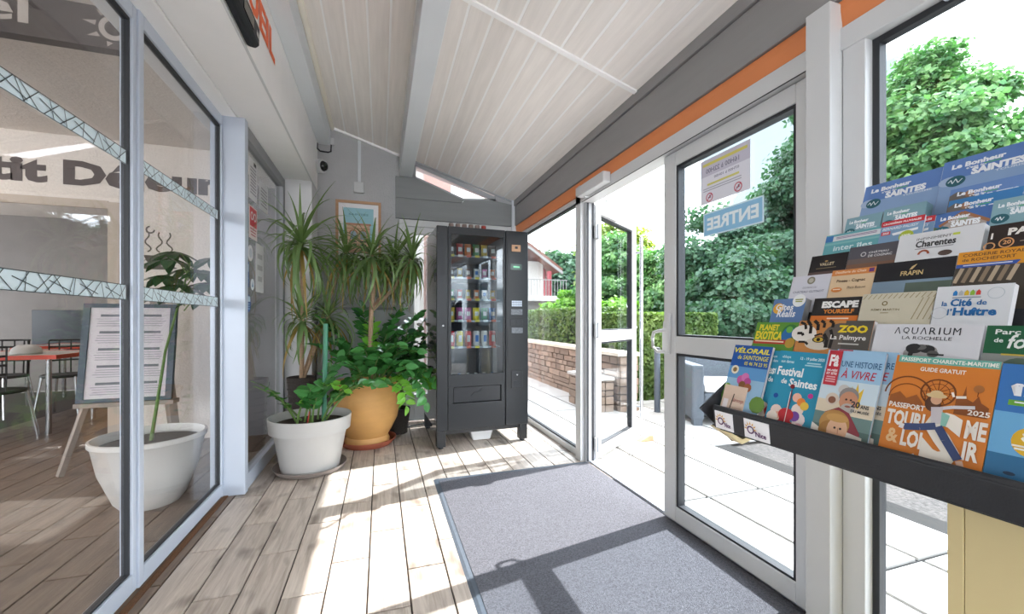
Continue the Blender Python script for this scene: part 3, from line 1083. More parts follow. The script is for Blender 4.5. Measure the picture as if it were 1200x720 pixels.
def hedge_box(name, label, x0, x1, y0, y1, z0, z1, n, size, m, group=None):
    t = thing(name, label, 'hedge', ((x0 + x1) / 2, (y0 + y1) / 2, z0), group=group)
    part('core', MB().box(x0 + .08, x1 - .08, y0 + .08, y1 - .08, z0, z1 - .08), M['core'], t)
    areas = [((x1 - x0) * (z1 - z0)), ((y1 - y0) * (z1 - z0)), ((x1 - x0) * (y1 - y0))]
    tot = areas[0] * 2 + areas[1] * 2 + areas[2]
    P, Nn = [], []
    for (ax, cnt) in (('y0', areas[0]), ('y1', areas[0] * .3), ('x0', areas[1]), ('x1', areas[1]), ('z1', areas[2])):
        k = int(n * cnt / tot)
        u = np.stack([rng.uniform(x0, x1, k), rng.uniform(y0, y1, k), rng.uniform(z0, z1, k)], 1)
        nn = np.zeros((k, 3))
        d = rng.exponential(.035, k) - .01
        if ax == 'y0': u[:, 1] = y0 + d; nn[:, 1] = -1
        if ax == 'y1': u[:, 1] = y1 - d; nn[:, 1] = 1
        if ax == 'x0': u[:, 0] = x0 + d; nn[:, 0] = -1
        if ax == 'x1': u[:, 0] = x1 - d; nn[:, 0] = 1
        if ax == 'z1': u[:, 2] = z1 - d; nn[:, 2] = 1
        P.append(u); Nn.append(nn)
    leaf_cloud('foliage', np.concatenate(P), np.concatenate(Nn), size, m, t)
    return t


hedge_box('clipped_hedge', 'clipped green hedge beyond the doorway with a square right end', 3.05, 4.75, 4.85, 6.0, -.06, 1.19, 34000, .045, M['hedge'])
hedge_box('planter_hedge', 'clipped hedge growing along the top of the stone planter wall', 3.05, 4.2, 6.02, 12.0, -.06, 1.30, 36000, .05, M['hedge'])


def tree(name, label, x, y, h, r, n, size, m, low=0.9, cat='tree', group=None, squash=1.0, seed=0):
    q = np.random.default_rng(seed + 100)
    t = thing(name, label, cat, (x, y, -.06), group=group)
    tb = MB()
    top = h * .72
    pts = [(x + .04 * math.sin(k * 1.7), y + .05 * math.cos(k * 1.3), -.06 + top * k / 5) for k in range(6)]
    r0 = .035 + h * .016
    tb.tube(pts, [r0 * (1 - .13 * k) for k in range(6)], 9)
    part('trunk', tb, M['bark'], t, smooth=True)
    cz = (h + low) / 2
    hz = (h - low) / 2
    nb = int(46 + 16 * r)
    P, Nn = [], []
    bm_ = MB()
    for k in range(nb):
        d = q.normal(0, 1, 3); d /= np.linalg.norm(d)
        f = q.uniform(.30, .95) ** .6
        wide = math.sqrt(max(.25, 1 - max(0, d[2] * f) ** 2))
        c = np.array([x + d[0] * r * f * wide, y + d[1] * r * squash * f * wide, cz + d[2] * hz * f])
        br = q.uniform(.17, .34) * min(r, hz)
        if k < 14:
            s_ = np.array(pts[2 + k % 3])
            bm_.tube([s_, s_ * .5 + c * .5 + np.array([0, 0, .1]), c], [r0 * .4, r0 * .28, r0 * .12], 6)
        kk = n // nb
        v = q.normal(0, 1, (kk, 3)); v /= np.linalg.norm(v, axis=1)[:, None]
        v[:, 2] = v[:, 2] * .75 + .12
        rad = br * (q.uniform(.05, 1.0, kk) ** .5 * 1.15 + q.exponential(.10, kk))[:, None]
        P.append(c + v * rad * np.array([1.15, 1.15, .8]))
        nn = v * .6 + d * .5; nn[:, 2] += .55
        nn /= np.linalg.norm(nn, axis=1)[:, None]
        Nn.append(nn)
    part('branches', bm_, M['bark'], t, smooth=True)
    leaf_cloud('foliage', np.concatenate(P), np.concatenate(Nn), size, m, t)
    return t


T_ = [
    ('leafy_tree', 'tall bright maple outside the right window', 9.3, 4.75, 5.75, 1.45, 72000, .09, 'tree_a', .9),
    ('leafy_tree', 'maple at the far right edge behind the brochure rack', 9.6, 2.5, 4.2, 1.6, 46000, .09, 'tree_a', .6),
    ('leafy_tree', 'tree rising highest at the right edge of the closed door glass', 8.3, 5.9, 5.5, 1.25, 62000, .085, 'tree_b', .5),
    ('leafy_tree', 'dense tree in the middle of the closed door glass behind the notice', 7.4, 7.2, 3.7, 1.35, 62000, .085, 'tree_b', .2),
    ('leafy_tree', 'lower tree between the ENTREE sticker and the left stile of the closed leaf', 6.9, 8.4, 2.95, 1.15, 44000, .085, 'tree_a', .2),
    ('leafy_tree', 'tree seen through the open doorway right of the steel pull bar', 6.3, 9.6, 3.5, 1.1, 36000, .09, 'tree_a', .3),
    ('leafy_tree', 'yellowish tree seen through the open doorway', 8.0, 13.0, 4.9, 1.5, 20000, .13, 'tree_c', .6),
    ('leafy_tree', 'round tree seen through the glass of the open leaf', 6.7, 10.6, 3.3, 1.05, 26000, .10, 'tree_b', .5),
    ('leafy_tree', 'distant tree between the white house and the fixed glazing post', 13.6, 29.5, 6.5, 3.0, 16000, .34, 'tree_b', .8),
    ('leafy_tree', 'low dark tree filling the gap under the tall maples', 8.9, 3.4, 3.2, 1.4, 36000, .09, 'tree_b', .0),
    ('leafy_tree', 'low dark tree right of the hedge end and behind the wicker armchair', 6.2, 5.7, 2.3, 1.1, 40000, .08, 'tree_b', .0),
]
for i, (nm, lb_, x, y, h, r, n, s, m, low) in enumerate(T_):
    tree(nm, lb_, x, y, h, r, n, s, M[m], low, group='trees beyond the hedge', seed=i)
tree('round_shrub', 'bright yellow-green round shrub left of the hinge post above the hedge', 4.95, 10.6, 1.95, .65, 7000, .09, M['shrub'], .3, 'shrub', seed=40)
tree('round_shrub', 'bright yellow-green shrub seen through the open leaf above the hedge', 4.9, 8.15, 1.85, .62, 7000, .08, M['shrub'], .3, 'shrub', seed=41)

# ---- white house with balcony, far left outside
hx, hy = 7.0, 19.0
hs = thing('white_house', 'two-storey white house with red balcony post, far beyond the hedge', 'house', (7.0, 21.0, -.06))
part('wall', MB().box(4.0, 7.72, hy, 26, -.06, 4.0), M['house'], hs)
part('side_wall', MB().box(7.72, 8.0, hy + .9, 26, -.06, 3.6), M['house_grey'], hs)
part('roof', MB().prism([(4.4, 5.55), (6.7, 4.52), (8.35, 3.42), (8.40, 3.56), (6.75, 4.70), (4.4, 5.72)], hy - .9, 26.5), M['roof'], hs)
part('fascia', MB().prism([(4.4, 5.43), (6.7, 4.40), (8.33, 3.30), (8.36, 3.42), (6.72, 4.52), (4.4, 5.55)], hy - 1.0, hy - .9), M['house_grey'], hs)
part('upper_recess', MB().box(7.72, 7.98, hy + .3, hy + .9, 2.1, 3.7), M['red_paint'], hs)
part('balcony', MB().box(5.0, 8.3, hy - 1.6, hy + .9, 1.95, 2.2), M['house'], hs, bev=.02)
part('post', MB().box(7.36, 7.54, hy - 1.5, hy - 1.32, -.06, 3.35), M['red_paint'], hs)
b = MB().box(5.0, 8.3, hy - 1.58, hy - 1.54, 2.92, 2.96)
for k in range(23):
    b.box(5.05 + k * .145, 5.075 + k * .145, hy - 1.57, hy - 1.55, 2.2, 2.92)
part('railing', b, M['house_grey'], hs, kind='stuff')
part('window', MB().box(6.2, 7.2, hy - .02, hy, .2, 1.5), M['vm_dark'], hs)

# ---- wicker armchair behind the closed leaf
wa = thing('wicker_armchair', 'dark grey wicker armchair with white cushion outside the closed door leaf', 'armchair', (3.68, 3.69, -.02), R(-24))
for (nm, x0, x1, y0, y1, z0, z1) in (('arm', -.44, -.31, -.36, .36, .06, .64), ('arm', .55, .68, -.36, .36, .06, .64), ('backrest', -.44, .68, .36, .50, .06, .80), ('seat_base', -.31, .55, -.34, .36, .10, .34)):
    part(nm, MB().box(x0, x1, y0, y1, z0, z1), M['wicker'], wa, bev=.02)
for x, y in ((-.375, -.31), (.615, -.31), (-.375, .43), (.615, .43)):
    part('leg', MB().box(x - .045, x + .045, y - .045, y + .045, 0, .10), M['wicker'], wa)
part('seat_cushion', MB().box(-.305, .545, -.33, .35, .34, .44), M['cushion'], wa, bev=.04)
bo = thing('garden_post', 'slim dark grey post standing between the hedge and the door handle', 'post', (3.20, 4.2, -.035))
part('pole', MB().tube([(3.20, 4.2, -.02), (3.20, 4.2, .74)], .036, 14), M['rubber'], bo, smooth=True)
part('cap', MB().lathe([(.038, 0), (.038, .02), (.01, .03)], 3.20, 4.2, .74, 14), M['gasket'], bo, smooth=True)
solo('door_wedge', MB().prism([(2.25, -.019), (2.40, -.019), (2.40, .03), (2.36, .03)], 3.20, 3.26), M['wedge'], 'small wooden wedge holding the open glass leaf', 'wedge')

# ================================================================== VENDING MACHINE
VX, VY, VR = .452, 3.49, R(2.2)
vm = thing('vending_machine', 'tall charcoal snack vending machine with glass front in the corner', 'vending machine', (VX, VY, 0), VR)
VW, VD, VT = .822, .78, 1.895
b = MB()
b.box(VW - .02, VW, .05, VD, .155, VT).box(.03, VW - .02, VD - .03, VD, .155, VT)
b.box(.03, VW - .02, .0, VD - .03, VT - .04, VT).box(.03, VW - .02, .03, VD - .03, .155, .40)
part('cabinet', b, M['vm'], vm, bev=.004)
part('side_panel', MB().box(0, .029, .0, VD, .155, VT), mat('vending_side', '#4a4748', .16, spec=1.0, coat=.6), vm, bev=.003, label='glossy side panel')
# front: hinge pillar, frame round the glass, door panel, control column
part('hinge_pillar', MB().box(-.005, .088, -.03, .0, .16, VT), M['vm'], vm, bev=.006)
b = MB().box(.092, .60, -.03, .0, 1.83, VT).box(.092, .118, -.03, .0, .63, 1.83).box(.585, .60, -.03, .0, .63, 1.83)
b.box(.092, .60, -.03, .0, .16, .385).box(.092, .60, -.03, .0, .525, .63).box(.092, .135, -.03, .0, .385, .525).box(.565, .60, -.03, .0, .385, .525)
part('front_frame', b, M['vm'], vm, bev=.003)
part('glass', MB().box(.116, .588, -.022, -.014, .628, 1.832), M['vm_glass'], vm)
b = MB().box(.138, .562, -.022, -.004, .388, .522)
fl_ = part('delivery_flap', b, M['vm_dark'], vm, bev=.006)
part('handle', MB().prism([(.29, .44), (.325, .475), (.36, .478), (.39, .50), (.42, .478), (.43, .44)], -.03, -.022), M['vm'], fl_, label='worn logo grip of the flap')
part('control_column', MB().box(.605, VW, -.032, .05, .16, VT), M['vm'], vm, bev=.008)
part('column_panel', MB().box(.622, VW - .022, -.036, -.032, .47, 1.84), mat('vending_column', '#1a1c1f', .4), vm)
part('badge', MB().box(.66, .745, -.041, -.036, 1.71, 1.77), M['oak'], vm, bev=.004, label='pale badge with dark emblem')
part('badge_emblem', MB().box(.69, .716, -.0425, -.041, 1.735, 1.755), M['vm_dark'], vm)
part('display', MB().box(.65, .755, -.040, -.036, 1.545, 1.60), mat('green_display', '#2f4a40', .2), vm)
part('display_text', MB().box(.675, .735, -.0408, -.040, 1.565, 1.58), mat('display_digits', '#8fe0b0', .4), vm)
kp = part('keypad', MB().box(.655, .76, -.040, -.036, 1.215, 1.275), M['vm_dark'], vm)
for i in range(6):
    for j in range(3):
        part('key', MB().box(.66 + i * .0165, .673 + i * .0165, -.044, -.040, 1.22 + j * .018, 1.234 + j * .018), M['alu'], kp)
part('price_plate', MB().box(.655, .762, -.040, -.036, 1.145, 1.195), mat('plate_grey', '#6a6d72', .4, noise=(90, .5)), vm)
part('coin_slot', MB().box(.645, .765, -.042, -.036, 1.045, 1.105), M['vm_dark'], vm, bev=.004)
part('coin_button', MB().box(.70, .716, -.047, -.042, 1.06, 1.09), M['vm'], vm)
part('note_plate', MB().box(.66, .765, -.040, -.036, .98, 1.03), mat('plate_grey', '#6a6d72', .4), vm)
cr = part('coin_return', MB().box(.655, .765, -.044, -.036, .49, .645), M['vm_dark'], vm, bev=.005)
part('return_label', MB().box(.665, .755, -.0455, -.044, .575, .635), M['vm'], cr)
part('arrow', MB().prism([(.70, .613), (.72, .613), (.71, .60)], -.047, -.0455), M['pvc'], cr)
part('return_bowl', MB().box(.67, .75, -.048, -.044, .505, .555), M['black'], cr)
part('lock', MB().tube([(.048, -.036, 1.05), (.048, -.03, 1.05)], .008, 12), M['steel'], vm)
part('hasp', MB().box(-.02, .0, .01, .03, 1.47, 1.50).box(-.016, -.006, .012, .028, 1.42, 1.47), M['vm_dark'], vm)
for x in (.0, VW - .075):
    for y in (-.01, VD - .08):
        part('leg', MB().box(x, x + .075, y, y + .07, .018, .158), M['vm'], vm, bev=.004)
        part('foot', MB().lathe([(.022, 0), (.022, .018)], x + .037, y + .035, 0, 14), M['black'], vm)
part('plinth_rail', MB().box(.075, VW - .075, .01, .04, .12, .16), M['vm'], vm)
shelf_z = [1.672, 1.478, 1.285, 1.095, .86]
for z in shelf_z:
    s_ = part('shelf', MB().box(.05, .60, .10, .55, z - .012, z), mat('shelf_steel', '#8b8f95', .4), vm)
    for k in range(6):
        part('price_tag', MB().box(.128 + k * .077, .17 + k * .077, .092, .10, z - .014, z + .006), flat(('#d9c24a', '#d8d8d0', '#cf5b3a')[k % 3]), s_)
part('shelf', MB().box(.05, .60, .06, .60, .405, .42), mat('shelf_steel', '#8b8f95', .4), vm)
part('liner', MB().box(.04, .044, .05, .75, .41, 1.85).box(.598, .602, .03, .75, .41, 1.85).box(.04, .6, .75, .755, .41, 1.85), mat('vm_liner', '#54585e', .5), vm)
cV, sV = math.cos(VR), math.sin(VR)


def vloc(x, y, z):
    return (VX + x * cV - y * sV, VY + x * sV + y * cV, z)


def snack(kind, col, col2, x, z, label):
    if kind == 'bag':
        t = thing('snack_bag', label, 'snack', vloc(x, .16, z), VR, 'snacks in the vending machine')
        bb = MB()
        w, h, d = .032, .115, .022
        rows = [(0, .006, 1), (.15, .9, .96), (.5, 1, .92), (.85, .8, .96), (1, .006, 1)]
        for k, (f, dd, ww) in enumerate(rows):
            for (sx, sy) in ((-1, 0), (-.55, -1), (.55, -1), (1, 0), (.55, 1), (-.55, 1)):
                bb.v.append((sx * w * ww, sy * d * dd, f * h))
        for k in range(4):
            for q in range(6):
                a, c = k * 6 + q, k * 6 + (q + 1) % 6
                bb.f.append((a, c, c + 6, a + 6)); bb.m.append(0)
        part('packet', bb, flat(col, .3), t, smooth=True)
        part('label_patch', MB().box(-w * .5, w * .5, -d - .001, -d + .001, h * .35, h * .68), flat(col2), t)
    elif kind == 'bar':
        t = thing('snack_bar', label, 'snack', vloc(x, .16, z), VR, 'snacks in the vending machine')
        part('wrapper', MB().prism([(-.022, 0), (.022, 0), (.025, .01), (.02, .02), (.02, .075), (.025, .085), (-.025, .085), (-.02, .075), (-.02, .02), (-.025, .01)], -.012, .012), flat(col, .3), t)
        part('label_patch', MB().box(-.014, .014, -.0135, -.012, .03, .065), flat(col2), t)
    elif kind == 'can':
        t = thing('drink_can', label, 'drink', vloc(x, .16, z), VR, 'drinks in the vending machine')
        part('body', MB().lathe([(.024, 0), (.031, .008), (.031, .125), (.025, .138)], n=18), flat(col, .25), t, smooth=True)
        part('lid', MB().lathe([(.025, .138), (.023, .140), (.022, .137)], n=18), M['steel'], t)
        part('label_patch', MB().box(-.014, .014, -.033, -.028, .04, .10), flat(col2), t)
    else:
        t = thing('drink_bottle', label, 'drink', vloc(x, .17, z), VR, 'drinks in the vending machine')
        part('body', MB().lathe([(.026, 0), (.031, .006), (.031, .11), (.024, .15), (.012, .172), (.012, .178)], n=16), flat(col, .15), t, smooth=True)
        part('cap', MB().lathe([(.014, .178), (.014, .194)], n=14), flat(col2), t)
        part('label_band', MB().lathe([(.0315, .045), (.0318, .05), (.0318, .09), (.0315, .095)], n=16, caps=False), flat(col2), t)


NM = {'#b5342b': 'red', '#c9a33a': 'yellow', '#3d6fa8': 'blue', '#b85a87': 'pink', '#d8d2c8': 'white', '#4d8c5a': 'green', '#54392c': 'brown', '#c86a2f': 'orange', '#2c2f38': 'black', '#e6cf2f': 'bright yellow', '#c3262a': 'deep red'}
ORD = ['first', 'second', 'third', 'fourth', 'fifth', 'sixth']
SHN = ['top', 'second', 'third', 'fourth', 'fifth', 'bottom']
ITEMS = [
    ('bag', ['#54392c', '#b5342b', '#c86a2f', '#4d8c5a', '#c9a33a', '#54392c']),
    ('bar', ['#54392c', '#c9a33a', '#54392c', '#d8d2c8', '#b85a87', '#c86a2f']),
    ('bar', ['#4d8c5a', '#b5342b', '#c9a33a', '#c86a2f', '#d8d2c8', '#c9a33a']),
    ('bag', ['#c9a33a', '#b85a87', '#b85a87', '#e6cf2f', '#4d8c5a', '#3d6fa8']),
    ('can', ['#c3262a', '#e6cf2f', '#c3262a', '#d8d2c8', '#d8d2c8', '#c3262a']),
    ('bottle', ['#2c2f38', '#d8d2c8', '#2c2f38', '#3d6fa8', '#3d6fa8', '#d8d2c8']),
]
for r_, (kind, cols) in enumerate(ITEMS):
    zz = (shelf_z + [.42])[r_]
    for k, c_ in enumerate(cols):
        c2 = '#d8d2c8' if c_ != '#d8d2c8' else '#3d6fa8'
        word = {'bag': 'snack bag', 'bar': 'snack bar', 'can': 'drink can', 'bottle': 'drink bottle'}[kind]
        snack(kind, c_, c2, .155 + .077 * k, zz + .001, '%s %s, %s from the left on the %s vending shelf' % (NM[c_], word, ORD[k], SHN[r_]))
for k in range(6):
    x, y, z = vloc(.13 + .058 * k, .03, VT + .0005)
    t = thing('small_tin', 'small brownish tin, %s from the left on top of the vending machine' % ORD[k], 'tin', (x, y, z), 0, 'tins on the vending machine')
    part('body', MB().lathe([(.021, 0), (.022, .003), (.022, .03), (.019, .034)], x, y, z, 16), flat('#8d7b74' if k < 5 else '#a33a33'), t, smooth=True)
    part('lid', MB().lathe([(.019, .034), (.019, .038)], x, y, z, 16), M['house_grey'], t)
x, y, z = vloc(.44, .22, 0)
tb_ = thing('plastic_tub', 'white plastic tub on the floor under the vending machine', 'tub', (x, y, 0))
part('body', MB().prism([(x - .08, 0), (x + .08, 0), (x + .11, .095), (x - .11, .095)], y - .07, y + .07), M['tank'], tb_, bev=.01)
part('rim', MB().box(x - .115, x + .115, y - .075, y + .075, .095, .103), M['tank'], tb_)

# ================================================================== THINGS ON THE WALLS
# framed poster
pf = thing('framed_poster', 'framed poster of an arched stone building under a teal sky on back wall', 'picture', (-.215, YB - .012, 1.72))
X0, X1, Z0, Z1 = -.432, .004, 1.69, 2.318
b = MB()
for (a, c, d, e) in ((X0, X0 + .026, Z0, Z1), (X1 - .026, X1, Z0, Z1), (X0 + .026, X1 - .026, Z1 - .026, Z1), (X0 + .026, X1 - .026, Z0, Z0 + .026)):
    b.box(a, c, YB - .027, YB - .002, d, e)
part('frame', b, M['oak'], pf)
part('mount', MB().box(X0 + .02, X1 - .02, YB - .012, YB - .003, Z0 + .02, Z1 - .02), M['paper'], pf)
fr = Frame((X0 + .072, YB - .0125, Z1 - .072), (1, 0, 0), (0, 0, -1), (0, -1, 0))
p = Print(fr)
W_, H_ = .29, .46
p.rect(0, W_, 0, H_, '#a6d6e2')
p.text('SAINTES', .05, .24, .055, .075, '#6f9ea8', bold=.02)
p.poly([(.03, H_), (.255, H_), (.255, .165), (.03, .165)][::-1], '#e2bb9d')
p.rect(.02, .265, .155, .175, '#c9957a'); p.rect(.03, .255, .205, .215, '#c9957a')
for x in (.095, .19):
    p.ring(x, .262, .030, .042, '#b08068', n=14, a0=PI, a1=2 * PI)
    p.poly([(x + .028 * math.cos(PI + PI * k / 10), .262 + .028 * math.sin(PI + PI * k / 10)) for k in range(11)] + [(x + .028, .32), (x - .028, .32)], '#9fb3c3')
    p.rect(x - .03, x + .03, .335, .35, '#55545a'); p.rect(x - .03, x + .03, .37, .40, '#4a5a5c')
p.rect(.0, W_, .425, H_, '#d6ae94')
p.done(pf, 'print')
# cable trunking and junction box
tk = thing('cable_trunking', 'white cable trunking with a square box above the framed poster', 'trunking', (-.2, YB - .01, 2.42))
part('trunking', MB().box(-.222, -.192, YB - .016, YB - .001, 2.51, ceil_z(-.2) - .021), M['beam'], tk, bev=.002)
part('junction_box', MB().box(-.262, -.162, YB - .04, YB - .001, 2.40, 2.51), M['pvc'], tk, bev=.006)
# dome camera
dc = thing('security_camera', 'small white dome security camera at the top of the back wall', 'camera', (-.56, YB - .05, 2.6))
part('bracket', MB().box(-.60, -.56, YB - .05, YB - .001, 2.58, 2.66), M['pvc'], dc, bev=.006)
part('housing', MB().tube([(-.598, YB - .06, 2.62), (-.535, YB - .10, 2.612)], .066, 20), M['pvc'], dc, smooth=True)
part('lens_dome', MB().tube([(-.537, YB - .098, 2.612), (-.515, YB - .112, 2.608), (-.502, YB - .12, 2.606)], [.05, .04, .016], 16), M['lens'], dc, smooth=True)
# looping black cable on the beam end
cb = MB().tube([(-.60, YB - .03, 2.86), (-.598, YB - .05, 2.80), (-.57, YB - .05, 2.775), (-.50, YB - .04, 2.775), (-.475, YB - .03, 2.79), (-.472, YB - .02, 2.87)], .008, 8)
solo('black_cable', cb, M['cable'], 'black cable looping under the end of the grey beam', 'cable', smooth=True)
solo('cable_clip', MB().box(-.478, -.445, YB - .03, YB - .001, 2.86, 2.93), M['pvc'], 'white cable clip beside the beam end on the back wall', 'clip', bev=.004)
# automatic door sensor
ds = thing('door_sensor', 'black automatic door sensor beside orange lettering on the bulkhead', 'sensor', (-.565, 2.08, 2.38))
b = MB().prism([(-.599, 2.385), (-.560, 2.378), (-.545, 2.395), (-.543, 2.47), (-.560, 2.505), (-.599, 2.51)], 1.86, 2.215)
part('body', b, M['black'], ds, bev=.012)
part('eye', MB().box(-.546, -.5415, 2.150, 2.19, 2.41, 2.435), M['steel'], ds)
part('window_strip', MB().box(-.546, -.5415, 1.97, 2.11, 2.405, 2.455), M['lens'], ds)
# floor cable behind the pots
cb = MB().tube([(-.02, 4.30, .006), (.06, 4.22, .006), (.12, 4.30, .012), (.2, 4.2, .006), (.30, 4.34, .006), (.5, 4.42, .006)], .006, 6)
solo('floor_cable', cb, M['cable'], 'black cable lying on the floor left of the vending machine', 'cable', smooth=True)
# grey cabinet behind the plants
gc = thing('low_cabinet', 'light grey cabinet against the back wall hidden behind the plants', 'cabinet', (-.25, 4.38, 0))
part('body', MB().box(-.58, .14, 4.30, YB - .02, .0, 1.20), M['cabinet_grey'], gc, bev=.006)
part('top', MB().box(-.59, .15, 4.28, YB - .02, 1.20, 1.225), M['dark_grey'], gc, bev=.004)

# notices on the fixed left window
def notice(name, label, y0, y1, z0, z1, col, fn=None, cat='notice', round_=False):
    x = xw + .0048
    yc, zc = (y0 + y1) / 2, (z0 + z1) / 2
    if round_:
        b = MB().tube([(x, yc, zc), (x + .0012, yc, zc)], (y1 - y0) / 2, 24)
    else:
        b = MB().box(x, x + .0012, y0, y1, z0, z1)
    o = solo(name, b, flat(col), label, cat, 'notices on the left window')
    f = Frame((x + .0013, y0, z1), (0, 1, 0), (0, 0, -1), (1, 0, 0))
    pr = Print(f)
    fn(pr, y1 - y0, z1 - z0)
    pr.done(o, 'print')


def n_lines(n, col, logo=None):
    def f(pr, w, h):
        pr.lines(w * .12, w * .88, h * .2, h * .9, n, col)
        if logo: pr.rect(w * .55, w * .85, h * .04, h * .13, logo)
    return f


def n_red(pr, w, h):
    pr.rect(w * .08, w * .92, h * .05, h * .62, '#c8424a'); pr.ring(w * .35, h * .3, w * .1, w * .16, '#e8e6e8'); pr.ring(w * .7, h * .3, w * .1, w * .16, '#e8e6e8')
    pr.lines(w * .1, w * .9, h * .68, h * .95, 3, '#b9606a')


def n_blue(pr, w, h):
    pr.rect(w * .12, w * .88, h * .1, h * .4, '#cfe3f2'); pr.lines(w * .15, w * .85, h * .5, h * .9, 3, '#9cc3e6')


notice('paper_notice', 'long white printed sheet high on the left window', 3.17, 3.36, 1.93, 2.21, '#e6e4e8', n_lines(9, '#9a98a0', '#3c3a40'))
notice('paper_notice', 'white printed sheet right of the long one on the left window', 3.42, 3.66, 1.92, 2.13, '#e2e2e6', n_lines(6, '#a09ea6'))
notice('poster_notice', 'red and white poster below the long sheet on the left window', 3.17, 3.36, 1.66, 1.885, '#e8dcd8', n_red)
notice('round_sticker', 'round white sticker beside the red poster on the left window', 3.15, 3.26, 1.50, 1.61, '#eceaec', lambda pr, w, h: pr.disc(w / 2, h / 2, w * .3, '#c9cdd6'), 'sticker', True)
notice('paper_notice', 'white sheet with faint writing low on the left window', 3.33, 3.53, 1.30, 1.65, '#deddde', n_lines(3, '#b4b2b4'))
notice('blue_sticker', 'blue and white square sticker left of the red poster', 3.08, 3.155, 1.70, 1.86, '#2f6f9e', n_blue, 'sticker')
notice('blue_sticker', 'white sticker with blue base under the square blue sticker', 3.08, 3.155, 1.53, 1.68, '#c9dcec', n_blue, 'sticker')
notice('blue_sticker', 'dark blue tall sticker on the left window under the round one', 3.08, 3.17, 1.32, 1.49, '#20538c', n_blue, 'sticker')
notice('round_sticker', 'round white sticker over a blue sticker on the left window', 3.21, 3.29, 1.30, 1.39, '#e6eaf0', lambda pr, w, h: pr.poly([(w * .3, h * .7), (w * .5, h * .25), (w * .7, h * .7)], '#2f6f9e'), 'sticker', True)
notice('blue_sticker', 'round blue sticker lowest on the left window', 3.09, 3.21, 1.15, 1.27, '#24508f', n_blue, 'sticker', True)

# stickers on the closed door leaf (seen from behind: the writing is mirrored)
def door_sticker(name, label, y0, y1, z0, z1, col, fn, rough=.5):
    x = 1.5315
    o = solo(name, MB().box(x - .0085, x - .0075, y0, y1, z0, z1), film(col), label, 'sticker')
    f = Frame((x - .0086, y0, z1), (0, 1, 0), (0, 0, -1), (-1, 0, 0))   # x runs away from the reader's right: mirrored
    pr = Print(f)
    pr.film = True
    fn(pr, y1 - y0, z1 - z0)
    pr.done(o, 'print')


def st_entree(pr, w, h):
    pr.rect(.006, w - .006, .006, h - .006, '#8fc4e6')
    pr.text('ENTREE', w * .07, w * .93, h * .24, h * .76, '#eef6fb', bold=.035)


def st_notice(pr, w, h):
    pr.rect(0, w, 0, h * .38, '#c9c6d6')
    pr.rect(w * .05, w * .95, h * .085, h * .15, '#d8cf6a')
    pr.text('16H00 à 22H00', w * .2, w * .88, h * .21, h * .32, '#7d7a92', bold=.02)
    pr.text('07H00 à 10H00', w * .2, w * .7, h * .42, h * .48, '#8f8da2', bold=.02)
    pr.rect(w * .2, w * .85, h * .555, h * .60, '#d8d27a')
    pr.lines(w * .15, w * .95, h * .65, h * .75, 2, '#a9a8b8', .004)
    for x in (.22, .80):
        pr.ring(w * x, h * .87, .017, .022, '#c2506a', n=20)
        pr.rect(w * x - .008, w * x + .008, h * .86, h * .885, '#55556a'); pr.disc(w * x - .004, h * .845, .005, '#55556a')
        pr.line([(w * x - .014, h * .87 - .014), (w * x + .014, h * .87 + .014)], .004, '#c2506a')


door_sticker('entrance_sticker', 'pale blue mirrored ENTREE sticker on the closed door glass', 1.307, 1.642, 1.508, 1.622, '#d9ecf7', st_entree)
door_sticker('hours_notice', 'white notice with opening hours and two prohibition signs above ENTREE sticker', 1.372, 1.660, 1.668, 1.884, '#e4e4ee', st_notice)

# ================================================================== POTTED PLANTS
def leaflet_mesh(name, L_, W_, m, fold=.25, curl=.12):
    """pointed oval leaf lying along +x, folded along its midrib"""
    v, f = [], []
    st = [(0, .10), (.18, .72), (.42, 1.0), (.68, .86), (.88, .42), (1.0, .03)]
    for t_, w in st:
        z = -curl * L_ * t_ * t_
        hw = W_ / 2 * w
        v += [(t_ * L_, -hw, z + fold * hw), (t_ * L_, 0, z), (t_ * L_, hw, z + fold * hw)]
    for i in range(len(st) - 1):
        a = 3 * i
        f += [(a, a + 3, a + 4, a + 1), (a + 1, a + 4, a + 5, a + 2)]
    bb = MB().add(v, f)
    return mesh_from(name, bb, m, smooth=True)


def strap_mesh(name, L_, W_, droop, m):
    """long strap leaf leaving along +x and arching down"""
    v, f = [], []
    n = 8
    x = z = 0.0
    a = 0.0
    for i in range(n + 1):
        t_ = i / n
        hw = W_ / 2 * (0.55 + .45 * min(1, t_ * 4)) * (1 - max(0, t_ - .35) / .65 * .93)
        v += [(x, -hw, z + hw * .35), (x, 0, z), (x, hw, z + hw * .35)]
        a -= droop / n * (0.4 + 1.2 * t_)
        x += L_ / n * math.cos(a); z += L_ / n * math.sin(a)
    for i in range(n):
        q = 3 * i
        f += [(q, q + 3, q + 4, q + 1), (q + 1, q + 4, q + 5, q + 2)]
    bb = MB().add(v, f)
    return mesh_from(name, bb, m, smooth=True)


ZZ = [leaflet_mesh('leaf', .092, .054, M['zz']), leaflet_mesh('leaf', .084, .058, M['zz'], .35, .2)]
ZZY = [leaflet_mesh('leaf', .084, .048, M['zz_young']), leaflet_mesh('leaf', .076, .050, M['zz_young'], .35, .2)]
FIC = [leaflet_mesh('leaf', .11, .065, M['ficus'], .15, .15)]
STRAP = [strap_mesh('leaf', 1.0, .034, d, M['drac']) for d in (.5, 1.3, 2.0, 2.6)]
DRY = [strap_mesh('leaf', 1.0, .03, 1.4, M['drac_dry'])]
LIM_X = -.80


